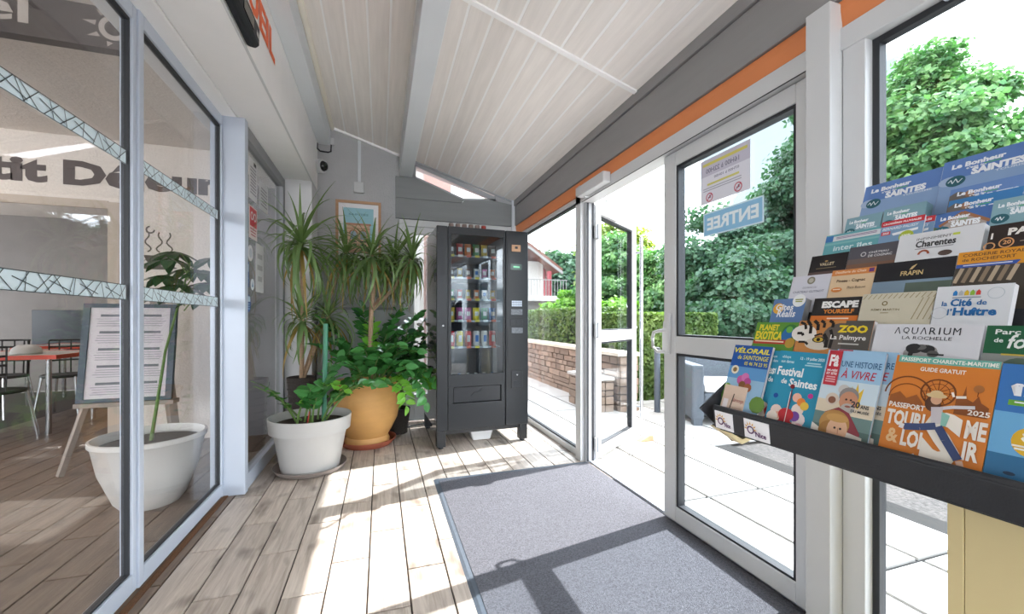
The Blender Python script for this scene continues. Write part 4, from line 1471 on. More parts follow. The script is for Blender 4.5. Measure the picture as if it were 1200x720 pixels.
def orient(d, roll=0.0):
    """rotation that takes +x to d with z kept upward"""
    d = Vector(d).normalized()
    up = Vector((0, 0, 1))
    y = up.cross(d)
    if y.length < .02: y = Vector((0, 1, 0))
    y.normalize()
    z = d.cross(y)
    m = Matrix((d, y, z)).transposed()
    return (m @ Matrix.Rotation(roll, 3, 'X')).to_euler()


def frond(t, base, az_, el_, L_, droop, n, meshes, rr, r=.007, sc=1.0):
    """a ZZ stem with paired leaflets: the stem is a part, each leaflet a part"""
    p = Vector(base)
    a = el_
    pts = [p.copy()]
    ns = 12
    for i in range(ns):
        a -= droop / ns * (.4 + 1.2 * i / ns)
        p = p + Vector((math.cos(a) * math.cos(az_), math.cos(a) * math.sin(az_), math.sin(a))) * (L_ / ns)
        pts.append(p.copy())
    part('stem', MB().tube(pts, [r * (1.2 - .75 * i / ns) for i in range(ns + 1)], 7), M['stem'], t, smooth=True)
    for k in range(n):
        tt = .30 + .70 * k / max(1, n - 1)
        q = tt * ns
        i = min(ns - 1, int(q))
        c = pts[i].lerp(pts[i + 1], q - i)
        d = (pts[i + 1] - pts[i]).normalized()
        sd = d.cross(Vector((0, 0, 1)))
        if sd.length < .05: sd = Vector((math.sin(az_), -math.cos(az_), 0))
        sd.normalize()
        for sgn in ((-1, 1) if k < n - 1 else (0,)):
            dirv = d * rr.uniform(.35, .75) + sd * sgn + Vector((0, 0, rr.uniform(.0, .35)))
            s_ = sc * rr.uniform(.8, 1.15) * (1 - .25 * abs(tt - .6))
            tip = c + dirv.normalized() * .10 * s_
            if tip.x > .425 and tip.y > 3.40: continue
            if tip.x < LIM_X or tip.y > YB - .03: continue
            inst('leaf', rr.choice(meshes), t, c, orient(dirv, rr.uniform(-1.2, 1.2)), (s_, s_, s_))


def drac_head(t, c, n, L_, rr, dry=5, lo=-.75):
    for k in range(n):
        f = k / n
        az_ = k * 2.39996 + rr.uniform(-.2, .2)
        e = 1.40 - (1.40 - lo) * f ** .8 + rr.uniform(-.12, .12)
        me = STRAP[min(3, int((1.25 - max(0, e) / 1.3) * 3.2)) if e < 1.25 else 0] if k < n - dry else DRY[0]
        l = L_ * rr.uniform(.78, 1.08) * (.72 + .28 * min(1, f * 2.2))
        dx = math.cos(az_) * math.cos(e) * l * .8
        if c[0] + dx < LIM_X: l *= max(.25, (c[0] - LIM_X) / -dx)
        dy = math.sin(az_) * math.cos(e) * l * .8
        if c[1] + dy > YB - .06: l *= max(.2, (YB - .06 - c[1]) / dy)
        d = (math.cos(az_) * math.cos(e), math.sin(az_) * math.cos(e), math.sin(e))
        for _ in range(6):
            tx, ty = c[0] + math.cos(az_) * math.cos(e) * l * .85, c[1] + math.sin(az_) * math.cos(e) * l * .85
            if (tx < -.57 and ty > 4.08) or (tx > .42 and ty > 3.38): l *= .8
        inst('leaf', me, t, (c[0], c[1], c[2] - .05 * f), orient(d, rr.uniform(-.3, .3)), (l, .70 + .30 * l, l))


def pot_profile(t, x, y, z, prof, inner, m, soil_z, soil_r, n=40):
    part('pot', MB().lathe(prof + inner, x, y, z, n, caps=False).lathe([(prof[0][0], prof[0][1]), (.001, prof[0][1])], x, y, z, n, caps=False), m, t, smooth=True)
    part('soil', MB().lathe([(soil_r, soil_z - .02), (soil_r, soil_z), (.01, soil_z + .012)], x, y, z, n), M['soil'], t, smooth=True)


# -- white pot in front
px_, py_ = -.49, 3.33
t = thing('saucer', 'taupe plastic saucer under the white pot', 'saucer', (px_, py_, 0))
part('dish', MB().lathe([(.20, .0), (.238, .042), (.246, .044), (.246, .038), (.228, .012), (.19, .010)], px_, py_, 0, 40), M['saucer'], t, smooth=True)
ta = thing('potted_plant', 'zamioculcas with few arching stems in a wide white plastic pot', 'plant', (px_, py_, .0135))
pot_profile(ta, px_, py_, .0135, [(.195, 0), (.245, .28), (.272, .285), (.280, .385)], [(.272, .387), (.262, .34), (.258, .30)], M['white_pot'], .325, .262)
rr = random.Random(3)
zb = .35
for (ox, oy, az_, e, L_, dr, n, ms) in (
        (-.10, .02, R(215), 1.15, .46, .75, 6, ZZ), (-.07, .05, R(190), .95, .42, .5, 5, ZZ),
        (-.08, -.06, R(340), 1.52, .52, 2.2, 11, ZZY), (-.04, .0, R(20), 1.5, .42, 1.4, 9, ZZ),
        (.08, -.03, R(-25), 1.2, .56, 1.6, 11, ZZ), (.10, .02, R(5), 1.1, .60, 1.6, 12, ZZ), (.02, -.08, R(-50), 1.5, .36, 1.0, 9, ZZ),
        (.04, .05, R(60), 1.45, .52, 1.0, 11, ZZ), (.06, .08, R(20), 1.2, .5, 1.2, 9, ZZ), (.0, -.05, R(280), 1.45, .36, 1.2, 8, ZZ)):
    frond(ta, (px_ + ox, py_ + oy, zb), az_, e, L_, dr, n, ms, rr, sc=1.15)
sk = solo('plant_stake', MB().tube([(px_ + .085, py_ + .03, .33), (px_ + .098, py_ + .03, 1.07)], .0165, 12), M['stake'], 'straight green plant stake stuck in the white pot', 'stake', smooth=True)
solo('plant_marker', MB().bar((px_ - .015, py_ - .07, .33), (px_ + .012, py_ - .07, .50), .012, .006), M['red_stick'], 'short red stick in the soil of the white pot', 'stick')

# -- ochre terracotta pot
qx, qy = -.11, 3.86
t = thing('saucer', 'red clay saucer under the ochre pot', 'saucer', (qx, qy, 0))
part('dish', MB().lathe([(.20, .0), (.235, .055), (.245, .057), (.245, .050), (.215, .014), (.18, .012)], qx, qy, 0, 40), M['terra_red'], t, smooth=True)
tp = thing('potted_plant', 'lush zamioculcas and branching dracaena in a large ochre terracotta pot', 'plant', (qx, qy, .0135))
pot_profile(tp, qx, qy, .0135, [(.185, 0), (.19, .03), (.175, .07), (.205, .12), (.255, .22), (.278, .34), (.278, .44), (.272, .50), (.29, .53), (.292, .55)], [(.280, .553), (.262, .52), (.258, .46)], M['terra'], .49, .262)
fr = None
rr = random.Random(8)
zb = .52
for (ox, oy, az_, e, L_, dr, n, ms) in (
        (.02, -.02, R(80), 1.50, .56, .15, 14, ZZY),
        (.08, -.05, R(-40), 1.25, .58, 1.5, 12, ZZ), (.12, .0, R(-10), 1.0, .66, 1.7, 13, ZZ), (.14, -.06, R(-25), .85, .64, 1.9, 13, ZZ),
        (.10, -.10, R(-60), 1.1, .52, 1.7, 11, ZZ), (.14, .04, R(10), 1.2, .60, 1.5, 12, ZZ), (.16, -.02, R(-5), .7, .58, 2.2, 12, ZZY),
        (.05, -.12, R(-80), 1.25, .46, 1.3, 10, ZZ), (-.02, -.12, R(-110), 1.1, .42, 1.2, 9, ZZ), (-.08, -.06, R(200), 1.3, .50, 1.1, 10, ZZ),
        (.04, .05, R(30), 1.4, .60, 1.0, 12, ZZ), (.10, .08, R(0), 1.35, .66, 1.1, 12, ZZ), (.12, -.08, R(-35), 1.15, .52, 2.1, 13, ZZ), (.16, -.04, R(-15), .9, .52, 2.5, 13, ZZY),
        (.06, -.08, R(-60), 1.35, .60, 1.5, 13, ZZ), (.10, -.02, R(-20), 1.35, .62, 1.2, 13, ZZ), (.02, -.10, R(-95), 1.3, .55, 1.4, 12, ZZ), (.14, .02, R(-8), 1.1, .66, 1.5, 14, ZZ),
        (.14, -.10, R(-48), .75, .62, 2.3, 13, ZZ), (.10, -.14, R(-62), .7, .56, 2.3, 12, ZZY), (.17, -.08, R(-38), .9, .60, 2.0, 13, ZZ), (.02, .02, R(110), 1.5, .70, .5, 13, ZZ),
        (.08, .06, R(40), 1.48, .74, .7, 14, ZZ), (.12, .02, R(15), 1.42, .74, .9, 14, ZZ), (-.08, .0, R(175), 1.42, .66, .8, 12, ZZ), (-.05, .04, R(150), 1.35, .5, 1.0, 9, ZZ)):
    frond(tp, (qx + ox, qy + oy, zb), az_, e, L_, dr, n, ms, rr, sc=1.35)
tr = MB().tube([(qx + .03, qy + .04, .5), (qx + .02, qy + .03, .8), (qx + .03, qy + .03, 1.18), (qx + .045, qy + .02, 1.36)], [.024, .022, .021, .018], 10)
heads = [(-.07, 3.82, 1.69), (.13, 4.02, 1.68), (.27, 3.80, 1.66)]
for h in heads:
    tr.tube([(qx + .03, qy + .03, 1.18), ((qx + .05 + h[0]) / 2 + .01, (qy + h[1]) / 2, 1.38), h], [.018, .016, .013], 8)
part('trunk', tr, M['trunk'], tp, smooth=True)
rr = random.Random(4)
for h, n, L_ in zip(heads, (62, 56, 66), (.62, .58, .60)):
    drac_head(tp, h, n, L_, rr)

# -- dark pot at the back left with the tall dracaena
dx, dy = -.66, 3.98
td = thing('potted_plant', 'tall dracaena with big leaf heads in a dark ribbed pot at the left', 'plant', (dx, dy, 0))
pot_profile(td, dx, dy, 0, [(.085, 0), (.095, .3), (.11, .56), (.116, .60)], [(.106, .603), (.098, .56), (.095, .54)], M['dark_pot'], .55, .097)
b = MB()
for k in range(9):
    zc = .08 + k * .06
    b.lathe([(.088 + zc * .036, zc - .012), (.094 + zc * .036, zc), (.088 + zc * .036, zc + .012)], dx, dy, 0, 24, caps=False)
part('rib', b, M['dark_pot'], td, smooth=True)
hd_ = [(-.61, 3.66, 1.72), (-.30, 4.05, 1.73), (-.64, 3.84, 1.12), (-.44, 3.95, 1.14)]
b = MB()
for h in hd_:
    b.tube([(dx, dy, .55), ((dx + h[0]) / 2 + .01, (dy + h[1]) / 2, .55 + (h[2] - .55) * .55), h], [.020, .016, .012], 8)
part('trunk', b, M['trunk'], td, smooth=True)
rr = random.Random(6)
for h, n, L_ in zip(hd_, (84, 60, 44, 44), (.74, .62, .52, .50)):
    drac_head(td, h, n, L_, rr, dry=7)
# -- dark-leaved plant behind, in front of the cabinet
tf = thing('potted_plant', 'dark glossy leaved plant behind the ochre pot beside the vending machine', 'plant', (.16, 4.15, 0))
pot_profile(tf, .16, 4.15, 0, [(.09, 0), (.12, .24)], [(.112, .242), (.108, .21)], M['dark_pot'], .20, .108)
rr = random.Random(12)
for (az_, e, L_, dr, n) in ((R(5), 1.35, 1.18, .75, 14), (R(20), 1.45, 1.05, .5, 13), (R(-40), 1.4, 1.1, .9, 13), (R(200), 1.4, 1.0, .5, 11), (R(-80), 1.35, .95, .6, 11), (R(-15), 1.2, 1.0, 1.0, 13)):
    frond(tf, (.16, 4.15, .2), az_, e, L_, dr, n, FIC, rr, sc=.85)

# ================================================================== BREAKFAST ROOM
# menu board on an easel
ez = thing('menu_easel', 'wooden easel holding a dark framed white menu board behind the glass', 'easel', (-1.75, 3.85, 0))
b = MB().bar((-2.14, 3.70, 0), (-1.88, 3.96, 1.35), .05, .03)
part('leg', b, M['easel'], ez)
part('leg', MB().bar((-1.44, 3.70, 0), (-1.68, 3.96, 1.35), .05, .03), M['easel'], ez)
part('leg', MB().bar((-1.73, 4.35, 0), (-1.73, 3.99, 1.3), .045, .03), M['easel'], ez)
part('ledge', MB().box(-2.07, -1.48, 3.70, 3.80, .47, .50), M['easel'], ez)
tl = .13
mb_ = thing('menu_board', 'white printed menu board in a navy frame leaning on the easel', 'board', (-1.70, 3.75, .5))


def tilt_quad(mb, x0, x1, z0, z1, d0, d1):
    def P(x, z, d): return (x, 3.715 + d + (z - .5) * tl, z)
    mb.add([P(x0, z0, d0), P(x1, z0, d0), P(x1, z1, d0), P(x0, z1, d0), P(x0, z0, d1), P(x1, z0, d1), P(x1, z1, d1), P(x0, z1, d1)],
           [(0, 1, 2, 3), (7, 6, 5, 4), (0, 4, 5, 1), (1, 5, 6, 2), (2, 6, 7, 3), (3, 7, 4, 0)])
    return mb


b = MB()
for a in ((-2.06, -2.02, .505, 1.22), (-1.535, -1.495, .505, 1.22), (-2.02, -1.535, .505, .53), (-2.02, -1.535, 1.19, 1.22)):
    tilt_quad(b, *a, -.012, .02)
part('frame', b, M['navy'], mb_)
sh = part('sheet', tilt_quad(MB(), -2.02, -1.535, .53, 1.19, -.002, .012), mat('menu_sheet', '#d6ced2', .7), mb_)
fr = Frame((-2.02, 3.713 + (1.19 - .5) * tl, 1.19), (1, 0, 0), (0, -tl, -1), (0, -1, tl))
p = Print(fr)
for (x0, x1) in ((.03, .235), (.26, .46)):
    y = .05
    for k in range(5):
        p.rect(x0 + .03, x1 - .03, y, y + .018, '#7d7c86')
        p.lines(x0, x1, y + .032, y + .10, 4, '#b3aeb8', .005)
        y += .125
p.done(mb_, 'print', 'grey printed menu lines')
# big white bowl pot with umbrella plant
ux, uy = -1.32, 3.02
tu = thing('potted_plant', 'umbrella plant in a big white bowl pot behind the sliding glass door', 'plant', (ux, uy, 0))
pot_profile(tu, ux, uy, 0, [(.14, 0), (.17, .04), (.235, .22), (.262, .37), (.275, .385), (.275, .41)], [(.262, .412), (.250, .37)], M['bowl_white'], .36, .252)
SCH = [leaflet_mesh('leaf', .19, .068, M['ficus'], .15, .25)]
rr = random.Random(21)
b = MB().tube([(ux, uy, .36), (ux - .01, uy + .2, .9), (ux + .06, uy + .38, 1.5)], [.010, .008, .006], 8)
part('trunk', b, M['stem'], tu, smooth=True)
for k in range(10):
    z0 = 1.16 + .035 * k
    az_ = k * 2.4
    l = .10 + .06 * rr.random()
    st = Vector((ux + .06, uy + .26 + (z0 - 1.1) * .28, z0))
    c = st + Vector((math.cos(az_) * l, math.sin(az_) * l, .10))
    if c.x > -1.13: c.x = -1.13
    part('stem', MB().tube([st, (st + c) / 2 + Vector((0, 0, .03)), c], .004, 5), M['stem'], tu)
    for q in range(7):
        a = az_ + (q - 3) * .75
        d = Vector((math.cos(a), math.sin(a), -.25))
        if c.x + d.x * .17 > -.99: continue
        inst('leaf', SCH[0], tu, c, orient(d, 0), (1, 1, 1))
# breakfast room ceiling lamps: one real, two unseen ones added for brightness
def ceiling_lamp(x, y, label, watts):
    t = thing('ceiling_lamp', label, 'lamp', (x, y, 2.58), group='breakfast room ceiling lamps')
    part('shade', MB().lathe([(.02, .0), (.12, .012), (.19, .05), (.20, .08)], x, y, 2.58, 24), LAMP, t, smooth=True)
    part('base', MB().lathe([(.15, .08), (.15, .10)], x, y, 2.58, 24), M['pvc'], t)


LAMP = bpy.data.materials.new('lamp_glow')
LAMP.use_nodes = True
LAMP.node_tree.nodes['Principled BSDF'].inputs['Emission Color'].default_value = (1, .95, .88, 1)
LAMP.node_tree.nodes['Principled BSDF'].inputs['Emission Strength'].default_value = 9
ceiling_lamp(-3.35, 5.9, 'round glowing ceiling lamp beyond the wide opening of the breakfast room', 1)
ceiling_lamp(-3.6, 3.2, 'added round ceiling lamp brightening the front breakfast room, out of view at left', 1)  # unseen lamp added to lighten the breakfast room
ceiling_lamp(-3.6, 0.8, 'added round ceiling lamp brightening the front breakfast room, unseen near the camera', 1)  # second added lamp, out of view, for more brightness
# tables and chairs
def cafe_table(x, y, label):
    t = thing('cafe_table', label, 'table', (x, y, 0), group='breakfast tables')
    part('top', MB().box(x - .7, x + .7, y - .4, y + .4, .735, .76), M['table_top'], t)
    b = MB()
    for a in ((x - .71, x + .71, y - .412, y - .40), (x - .71, x + .71, y + .40, y + .412), (x - .712, x - .70, y - .4, y + .4), (x + .70, x + .712, y - .4, y + .4)):
        b.box(*a, .725, .765)
    part('edge_band', b, M['table_red'], t, label='red edge band')
    for sx in (-.6, .6):
        for sy in (-.32, .32):
            part('leg', MB().tube([(x + sx, y + sy, 0), (x + sx, y + sy, .735)], .022, 12), M['steel'], t, smooth=True)


cafe_table(-3.65, 5.45, 'red edged breakfast table nearest the glass beside the menu easel')
cafe_table(-3.7, 7.2, 'red edged breakfast table at the back of the breakfast room')


def bistro_chair(x, y, rz, label):
    t = thing('bistro_chair', label, 'chair', (x, y, 0), rz, 'chairs in the breakfast room')
    part('seat', MB().lathe([(.20, .44), (.21, .455), (.20, .47)], n=24), M['dark_chair'], t, smooth=True)
    b = MB()
    arc = [(.20 * math.cos(a), .19 * math.sin(a) + .02) for a in [R(20 + 140 * k / 10) for k in range(11)]]
    for zz in (.86, .78, .70, .62):
        b.tube([(ax, ay, zz) for ax, ay in arc], .011, 6)
    for k in range(0, 11, 2):
        b.tube([(arc[k][0] * .95, arc[k][1] * .95, .46), (arc[k][0], arc[k][1], .86)], .007, 5)
    part('backrest', b, M['dark_chair'], t, smooth=True)
    for sx in (-1, 1):
        for sy in (-1, 1):
            part('leg', MB().tube([(sx * .14, sy * .14, .45), (sx * .19, sy * .19, 0)], .012, 8), M['steel'], t, smooth=True)


bistro_chair(-3.95, 4.88, R(185), 'dark mesh back chair left before the near breakfast table')
bistro_chair(-3.3, 4.90, R(170), 'dark mesh back chair right before the near breakfast table')
bistro_chair(-3.5, 6.15, R(5), 'dark chair between the two breakfast tables')
bistro_chair(-4.1, 6.2, R(-8), 'dark chair behind the left end of the near breakfast table')
t = thing('white_bowl', 'upturned white bowl on the near breakfast table', 'bowl', (-3.35, 5.35, .765))
part('body', MB().lathe([(.11, 0), (.10, .05), (.06, .085), (.02, .09)], -3.35, 5.35, .765, 20), M['white_pot'], t, smooth=True)
t = thing('wall_screen', 'dark flat screen panel on the far breakfast room wall', 'screen', (-4.6, 8.15, .9))
part('panel', MB().box(-5.05, -4.15, 8.16, 8.198, .72, 1.25), mat('dark_screen', '#3c434b', .3), t, bev=.005)
part('stand', MB().box(-4.7, -4.5, 8.17, 8.198, .55, .72), M['vm_dark'], t)
solo('red_box', MB().box(-4.98, -4.72, YB - .10, YB - .002, 1.55, 1.80), M['table_red'], 'small red box high on the beige inner wall at left', 'box', bev=.005)

# ================================================================== BROCHURE RACK
TL = R(18)
rk = thing('brochure_rack', 'black stepped metal brochure rack along the right window', 'rack', (1.1, .2, 0))
RY0, RY1 = .10, .832
prof = [(.762, .878), (.875, .962), (.93, 1.03), (1.36, 1.405), (1.385, 1.38), (1.385, .95), (.865, .785)]
part('end_panel', MB().prism(prof, RY1, RY1 + .006), M['black'], rk, bev=.002)
part('end_panel', MB().prism(prof, RY0 - .006, RY0), M['black'], rk, bev=.002)
part('bottom_board', MB().prism([(.80, .829), (.865, .818), (1.385, .958), (1.385, .966), (.865, .826), (.80, .837)], RY0, RY1), M['black'], rk)
part('bottom_tray', MB().prism([(.79, .834), (.866, .787), (.90, .797), (.90, .806), (.866, .800), (.80, .834)], .803, RY1 - .001), M['tan'], rk, label='beige underside')
lip = MB().prism([(.783, .882), (.790, .886), (.797, .880), (.797, .842), (.808, .838), (.808, .830), (.788, .834)], RY0, RY1 - .018)
part('front_lip', lip, M['black'], rk, bev=.002)
part('lip_bead', MB().tube([(.790, RY0, .884), (.790, RY1 - .018, .884)], .006, 10), M['black'], rk, smooth=True)
XS = [.87, .91, .96, 1.024, 1.09, 1.15, 1.215, 1.30]
ZS = [1.036, 1.094, 1.152, 1.213, 1.272, 1.328, 1.378, 1.462]
for k in range(8):
    xt, zt = XS[k], ZS[k]
    dx_, dz_ = math.sin(TL), math.cos(TL)
    # plate behind row k, parallel to the brochures
    off = (.024 * math.cos(TL), -.024 * math.sin(TL))
    a = (xt + off[0] - .028 * dx_, zt + off[1] - .028 * dz_)
    c = (xt + off[0] - .213 * dx_, zt + off[1] - .213 * dz_)
    th_ = (.003 * math.cos(TL), -.003 * math.sin(TL))
    part('tier_plate', MB().prism([a, (a[0] + th_[0], a[1] + th_[1]), (c[0] + th_[0], c[1] + th_[1]), c], RY0, .785), M['black'], rk)
    e = (xt - .2125 * dx_ - .012, zt - .2125 * dz_)
    part('tier_ledge', MB().prism([e, (e[0] + .04, e[1] - .012), (e[0] + .04, e[1] - .015), (e[0], e[1] - .003)], RY0, .80), M['black'], rk)
# wooden pedestal board under the rack
pd = thing('rack_pedestal', 'tan board pedestal standing on the floor under the brochure rack', 'pedestal', (1.05, .1, 0))
part('front_board', MB().box(1.0, 1.018, .06, .452, 0, .82), M['tan'], pd)
part('edge_strip', MB().box(.999, 1.018, .4535, .476, 0, .82), M['tan'], pd, bev=.001)
part('side_board', MB().box(1.018, 1.38, .06, .078, 0, .85), M['tan'], pd)
for (ya, w, lbl) in ((.806, .052, 'first'), (.722, .062, 'second')):
    st = part('lip_sticker', MB().prism([(.7812, .878), (.7832, .878), (.7876, .836), (.7856, .836)], ya - w, ya), M['paper'], rk, label='white sticker with purple lettering and orange sun')
    fr = Frame((.7806, ya, .879), (0, -1, 0), (.0044, 0, -.042), (-1, 0, -.105))
    p = Print(fr)
    p.ring(.017, .024, .006, .009, '#5b2a63', n=16)
    for k in range(7):
        a = PI + k * PI / 6
        p.poly([(.017 + .010 * math.cos(a - .2), .022 + .010 * math.sin(a - .2)), (.017 + .017 * math.cos(a), .022 + .017 * math.sin(a)), (.017 + .010 * math.cos(a + .2), .022 + .010 * math.sin(a + .2))], '#e9b13c')
    p.text("'Nice", .0265, w - .006, .024, .036, '#5b2a63', bold=.03)
    p.done(st, 'print')

# ---- brochures: every pile is one thing (pages + printed cover)
SBL = '#5f86c4'


def brochure(label, row, y0, w, ztop, col, fn, h=.21, thick=.006, back=.0, cat='brochure', name='brochure', yshift=0, page='#d9d8d8'):
    X = XS[row] + back
    n = Vector((-math.cos(TL), 0, math.sin(TL)))
    dn = Vector((-math.sin(TL), 0, -math.cos(TL)))
    o = Vector((X, y0, ztop))
    h = min(h, .2)
    q = [o, o + Vector((0, -w, 0)), o + Vector((0, -w, 0)) + dn * h, o + dn * h]
    t = thing(name, label, cat, tuple((q[2] + q[3]) / 2), group='brochures in the rack')
    bk = [v - n * thick for v in q]
    fc = [v - n * .0006 for v in q]
    F6 = [(0, 3, 2, 1), (4, 5, 6, 7), (0, 1, 5, 4), (1, 2, 6, 5), (2, 3, 7, 6), (3, 0, 4, 7)]
    ins = [v - n * .0007 + Vector((0, s_ * .0012, 0)) for v, s_ in zip(q, (-1, 1, 1, -1))]
    ins2 = [v + Vector((0, s_ * .0012, 0)) for v, s_ in zip(bk, (-1, 1, 1, -1))]
    part('pages', MB().add(ins + ins2, F6), flat(page), t)
    part('cover', MB().add(q + fc, F6), flat(col), t)
    p = Print(Frame(o, (0, -1, 0), dn, n))
    if fn: fn(p, w)
    if p.mb.v: p.done(t)
    return t


def cm(*a): return [x / 100 for x in a]


def velorail(p, w):
    p.rect(0, w, .075, .2, '#9cc3e0'); p.rect(0, w, .055, .085, '#5f9bd0')
    p.text('VÉLORAIL', .02 * w, .97 * w, .004, .020, '#f0e23c', .03, .15); p.text('de SAINTONGE', .16 * w, .97 * w, .025, .036, '#f0e23c', .01, .15)
    p.text('05 46 74 23 95', .38 * w, .97 * w, .041, .050, '#f0e23c', .01)
    p.disc(.17 * w, .064, .011, '#e7dfc4'); p.disc(.17 * w, .064, .006, '#8a6a3a')
    for x, y, r, c in ((.40, .088, .012, '#c75da0'), (.50, .080, .011, '#d577b4'), (.58, .09, .010, '#b84f94'), (.46, .10, .010, '#8a5a34'), (.62, .105, .011, '#a8643c'), (.10, .13, .016, '#5d8a3a'), (.95, .14, .02, '#6b8f3e'), (.08, .11, .01, '#7fae4c')):
        p.disc(x * w, y, r, c, n=10)
    p.poly([(0, .12), (.2 * w, .105), (.2 * w, .2), (0, .2)][::-1], '#4f7f3c')


def festival(p, w):
    p.rect(0, w, 0, .2, '#2b93b4')
    p.text('abbaye', .08 * w, .27 * w, .010, .018, '#cfe8f0', .02); p.text('aux dames', .08 * w, .36 * w, .020, .027, '#cfe8f0', .02)
    p.text('12 - 19 juillet 2025', .48 * w, .96 * w, .011, .019, '#e6f3f7', .02)
    p.lines(.6 * w, .94 * w, .022, .032, 2, '#a8d4e2', .003)
    p.text('Festival', .05 * w, .60 * w, .036, .056, '#f2f7f8', .03); p.text('de', .18 * w, .31 * w, .062, .074, '#f2f7f8', .03); p.text('Saintes', .36 * w, .93 * w, .060, .078, '#f2f7f8', .03)
    p.disc(.14 * w, .103, .0055, '#1e4f9c'); p.disc(.85 * w, .092, .0055, '#c0358c')
    for x, y, r, c in ((.22, .135, .013, '#efd9cc'), (.30, .15, .014, '#e8a890'), (.16, .15, .013, '#f2e6da'), (.66, .125, .013, '#f0dcd0'), (.60, .10, .010, '#f1b7a0'), (.70, .108, .009, '#f08a3c'), (.78, .115, .009, '#e9c04a'), (.72, .145, .014, '#f2e2e0'), (.63, .14, .011, '#7a4aa0'), (.35, .165, .015, '#f2e6da'), (.75, .165, .013, '#e8b0b8'), (.64, .165, .012, '#f6e8e0'), (.2, .17, .012, '#c9d9a0')):
        p.disc(x * w, y, r, c, n=12)
    p.poly([(.455 * w, .085), (.475 * w, .085), (.485 * w, .135), (.465 * w, .135)][::-1], '#7c1f28')
    p.disc(.45 * w, .14, .017, '#c22a34', .014); p.disc(.46 * w, .168, .022, '#cf2f38', .019); p.disc(.45 * w, .153, .013, '#b8242e', .012)
    p.disc(.46 * w, .078, .005, '#7c1f28'); p.line([(.45 * w, .09), (.46 * w, .18)], .0015, '#efe3dc')


def vivre(p, w):
    p.rect(0, w, 0, .06, '#9fc6e4'); p.rect(0, w, .06, .10, '#cfe0ea'); p.rect(0, w, .10, .125, '#e2d2b8'); p.rect(0, w, .125, .16, '#6f8a86'); p.rect(0, w, .15, .2, '#566f6a')
    p.text('UNE HISTOIRE', .30 * w, .97 * w, .020, .032, '#2f5f88', .01); p.text('À VIVRE', .33 * w, .92 * w, .034, .054, '#c23a4c', .01, .2)
    p.poly([(.57 * w, .10), (.57 * w, .068), (.63 * w, .08), (.66 * w, .062), (.70 * w, .08), (.77 * w, .07), (.74 * w, .11)][::-1], '#e6bd3a')
    p.disc(.44 * w, .077, .010, '#c9c6c2'); p.disc(.27 * w, .098, .012, '#d9c8b8'); p.disc(.27 * w, .10, .007, '#8a5a44')
    p.disc(.55 * w, .088, .017, '#8f8a88'); p.disc(.56 * w, .098, .016, '#c98f70', .019); p.disc(.57 * w, .112, .012, '#b9b2ac', .010); p.disc(.565 * w, .108, .005, '#9a5a4c', .002)
    for x in (.52, .60): p.disc(x * w, .095, .002, '#3a2a24')
    p.poly([(.2 * w, .125), (.42 * w, .112), (.62 * w, .12), (.86 * w, .155), (.8 * w, .2), (.2 * w, .2)][::-1], '#8e3a44')
    p.poly([(.62 * w, .155), (.9 * w, .16), (.95 * w, .2), (.6 * w, .2)][::-1], '#dcd6cc'); p.poly([(0, .15), (.3 * w, .165), (.5 * w, .2), (0, .2)][::-1], '#e6e0d6')
    p.disc(.40 * w, .145, .027, '#b88a4c'); p.disc(.34 * w, .16, .020, '#a5763c'); p.disc(.47 * w, .155, .018, '#e3b493', .024); p.disc(.44 * w, .133, .020, '#c99a58', .008)
    p.disc(.43 * w, .152, .0022, '#3a2f2c'); p.disc(.53 * w, .152, .0022, '#3a2f2c'); p.disc(.50 * w, .169, .0045, '#b5584c', .0018); p.line([(.49 * w, .152), (.50 * w, .162)], .0012, '#b97f60')
    p.text('20', .62 * w, .77 * w, .096, .108, '#2c3440', .03); p.text('ANS', .78 * w, .92 * w, .101, .108, '#2c3440', .03); p.text('DU MUSÉE', .64 * w, .94 * w, .111, .117, '#2c3440', .02)
    p.rect(.04 * w, .29 * w, .001, .072, '#c2303f'); p.text('Fâ', .08 * w, .25 * w, .010, .034, '#f3eeee', .04)
    p.text('MUSÉE', .07 * w, .26 * w, .039, .044, '#f3eeee', .03); p.text('ET SITE', .07 * w, .26 * w, .046, .051, '#f3eeee', .03); p.lines(.07 * w, .26 * w, .054, .068, 3, '#e3a8ae', .0025)


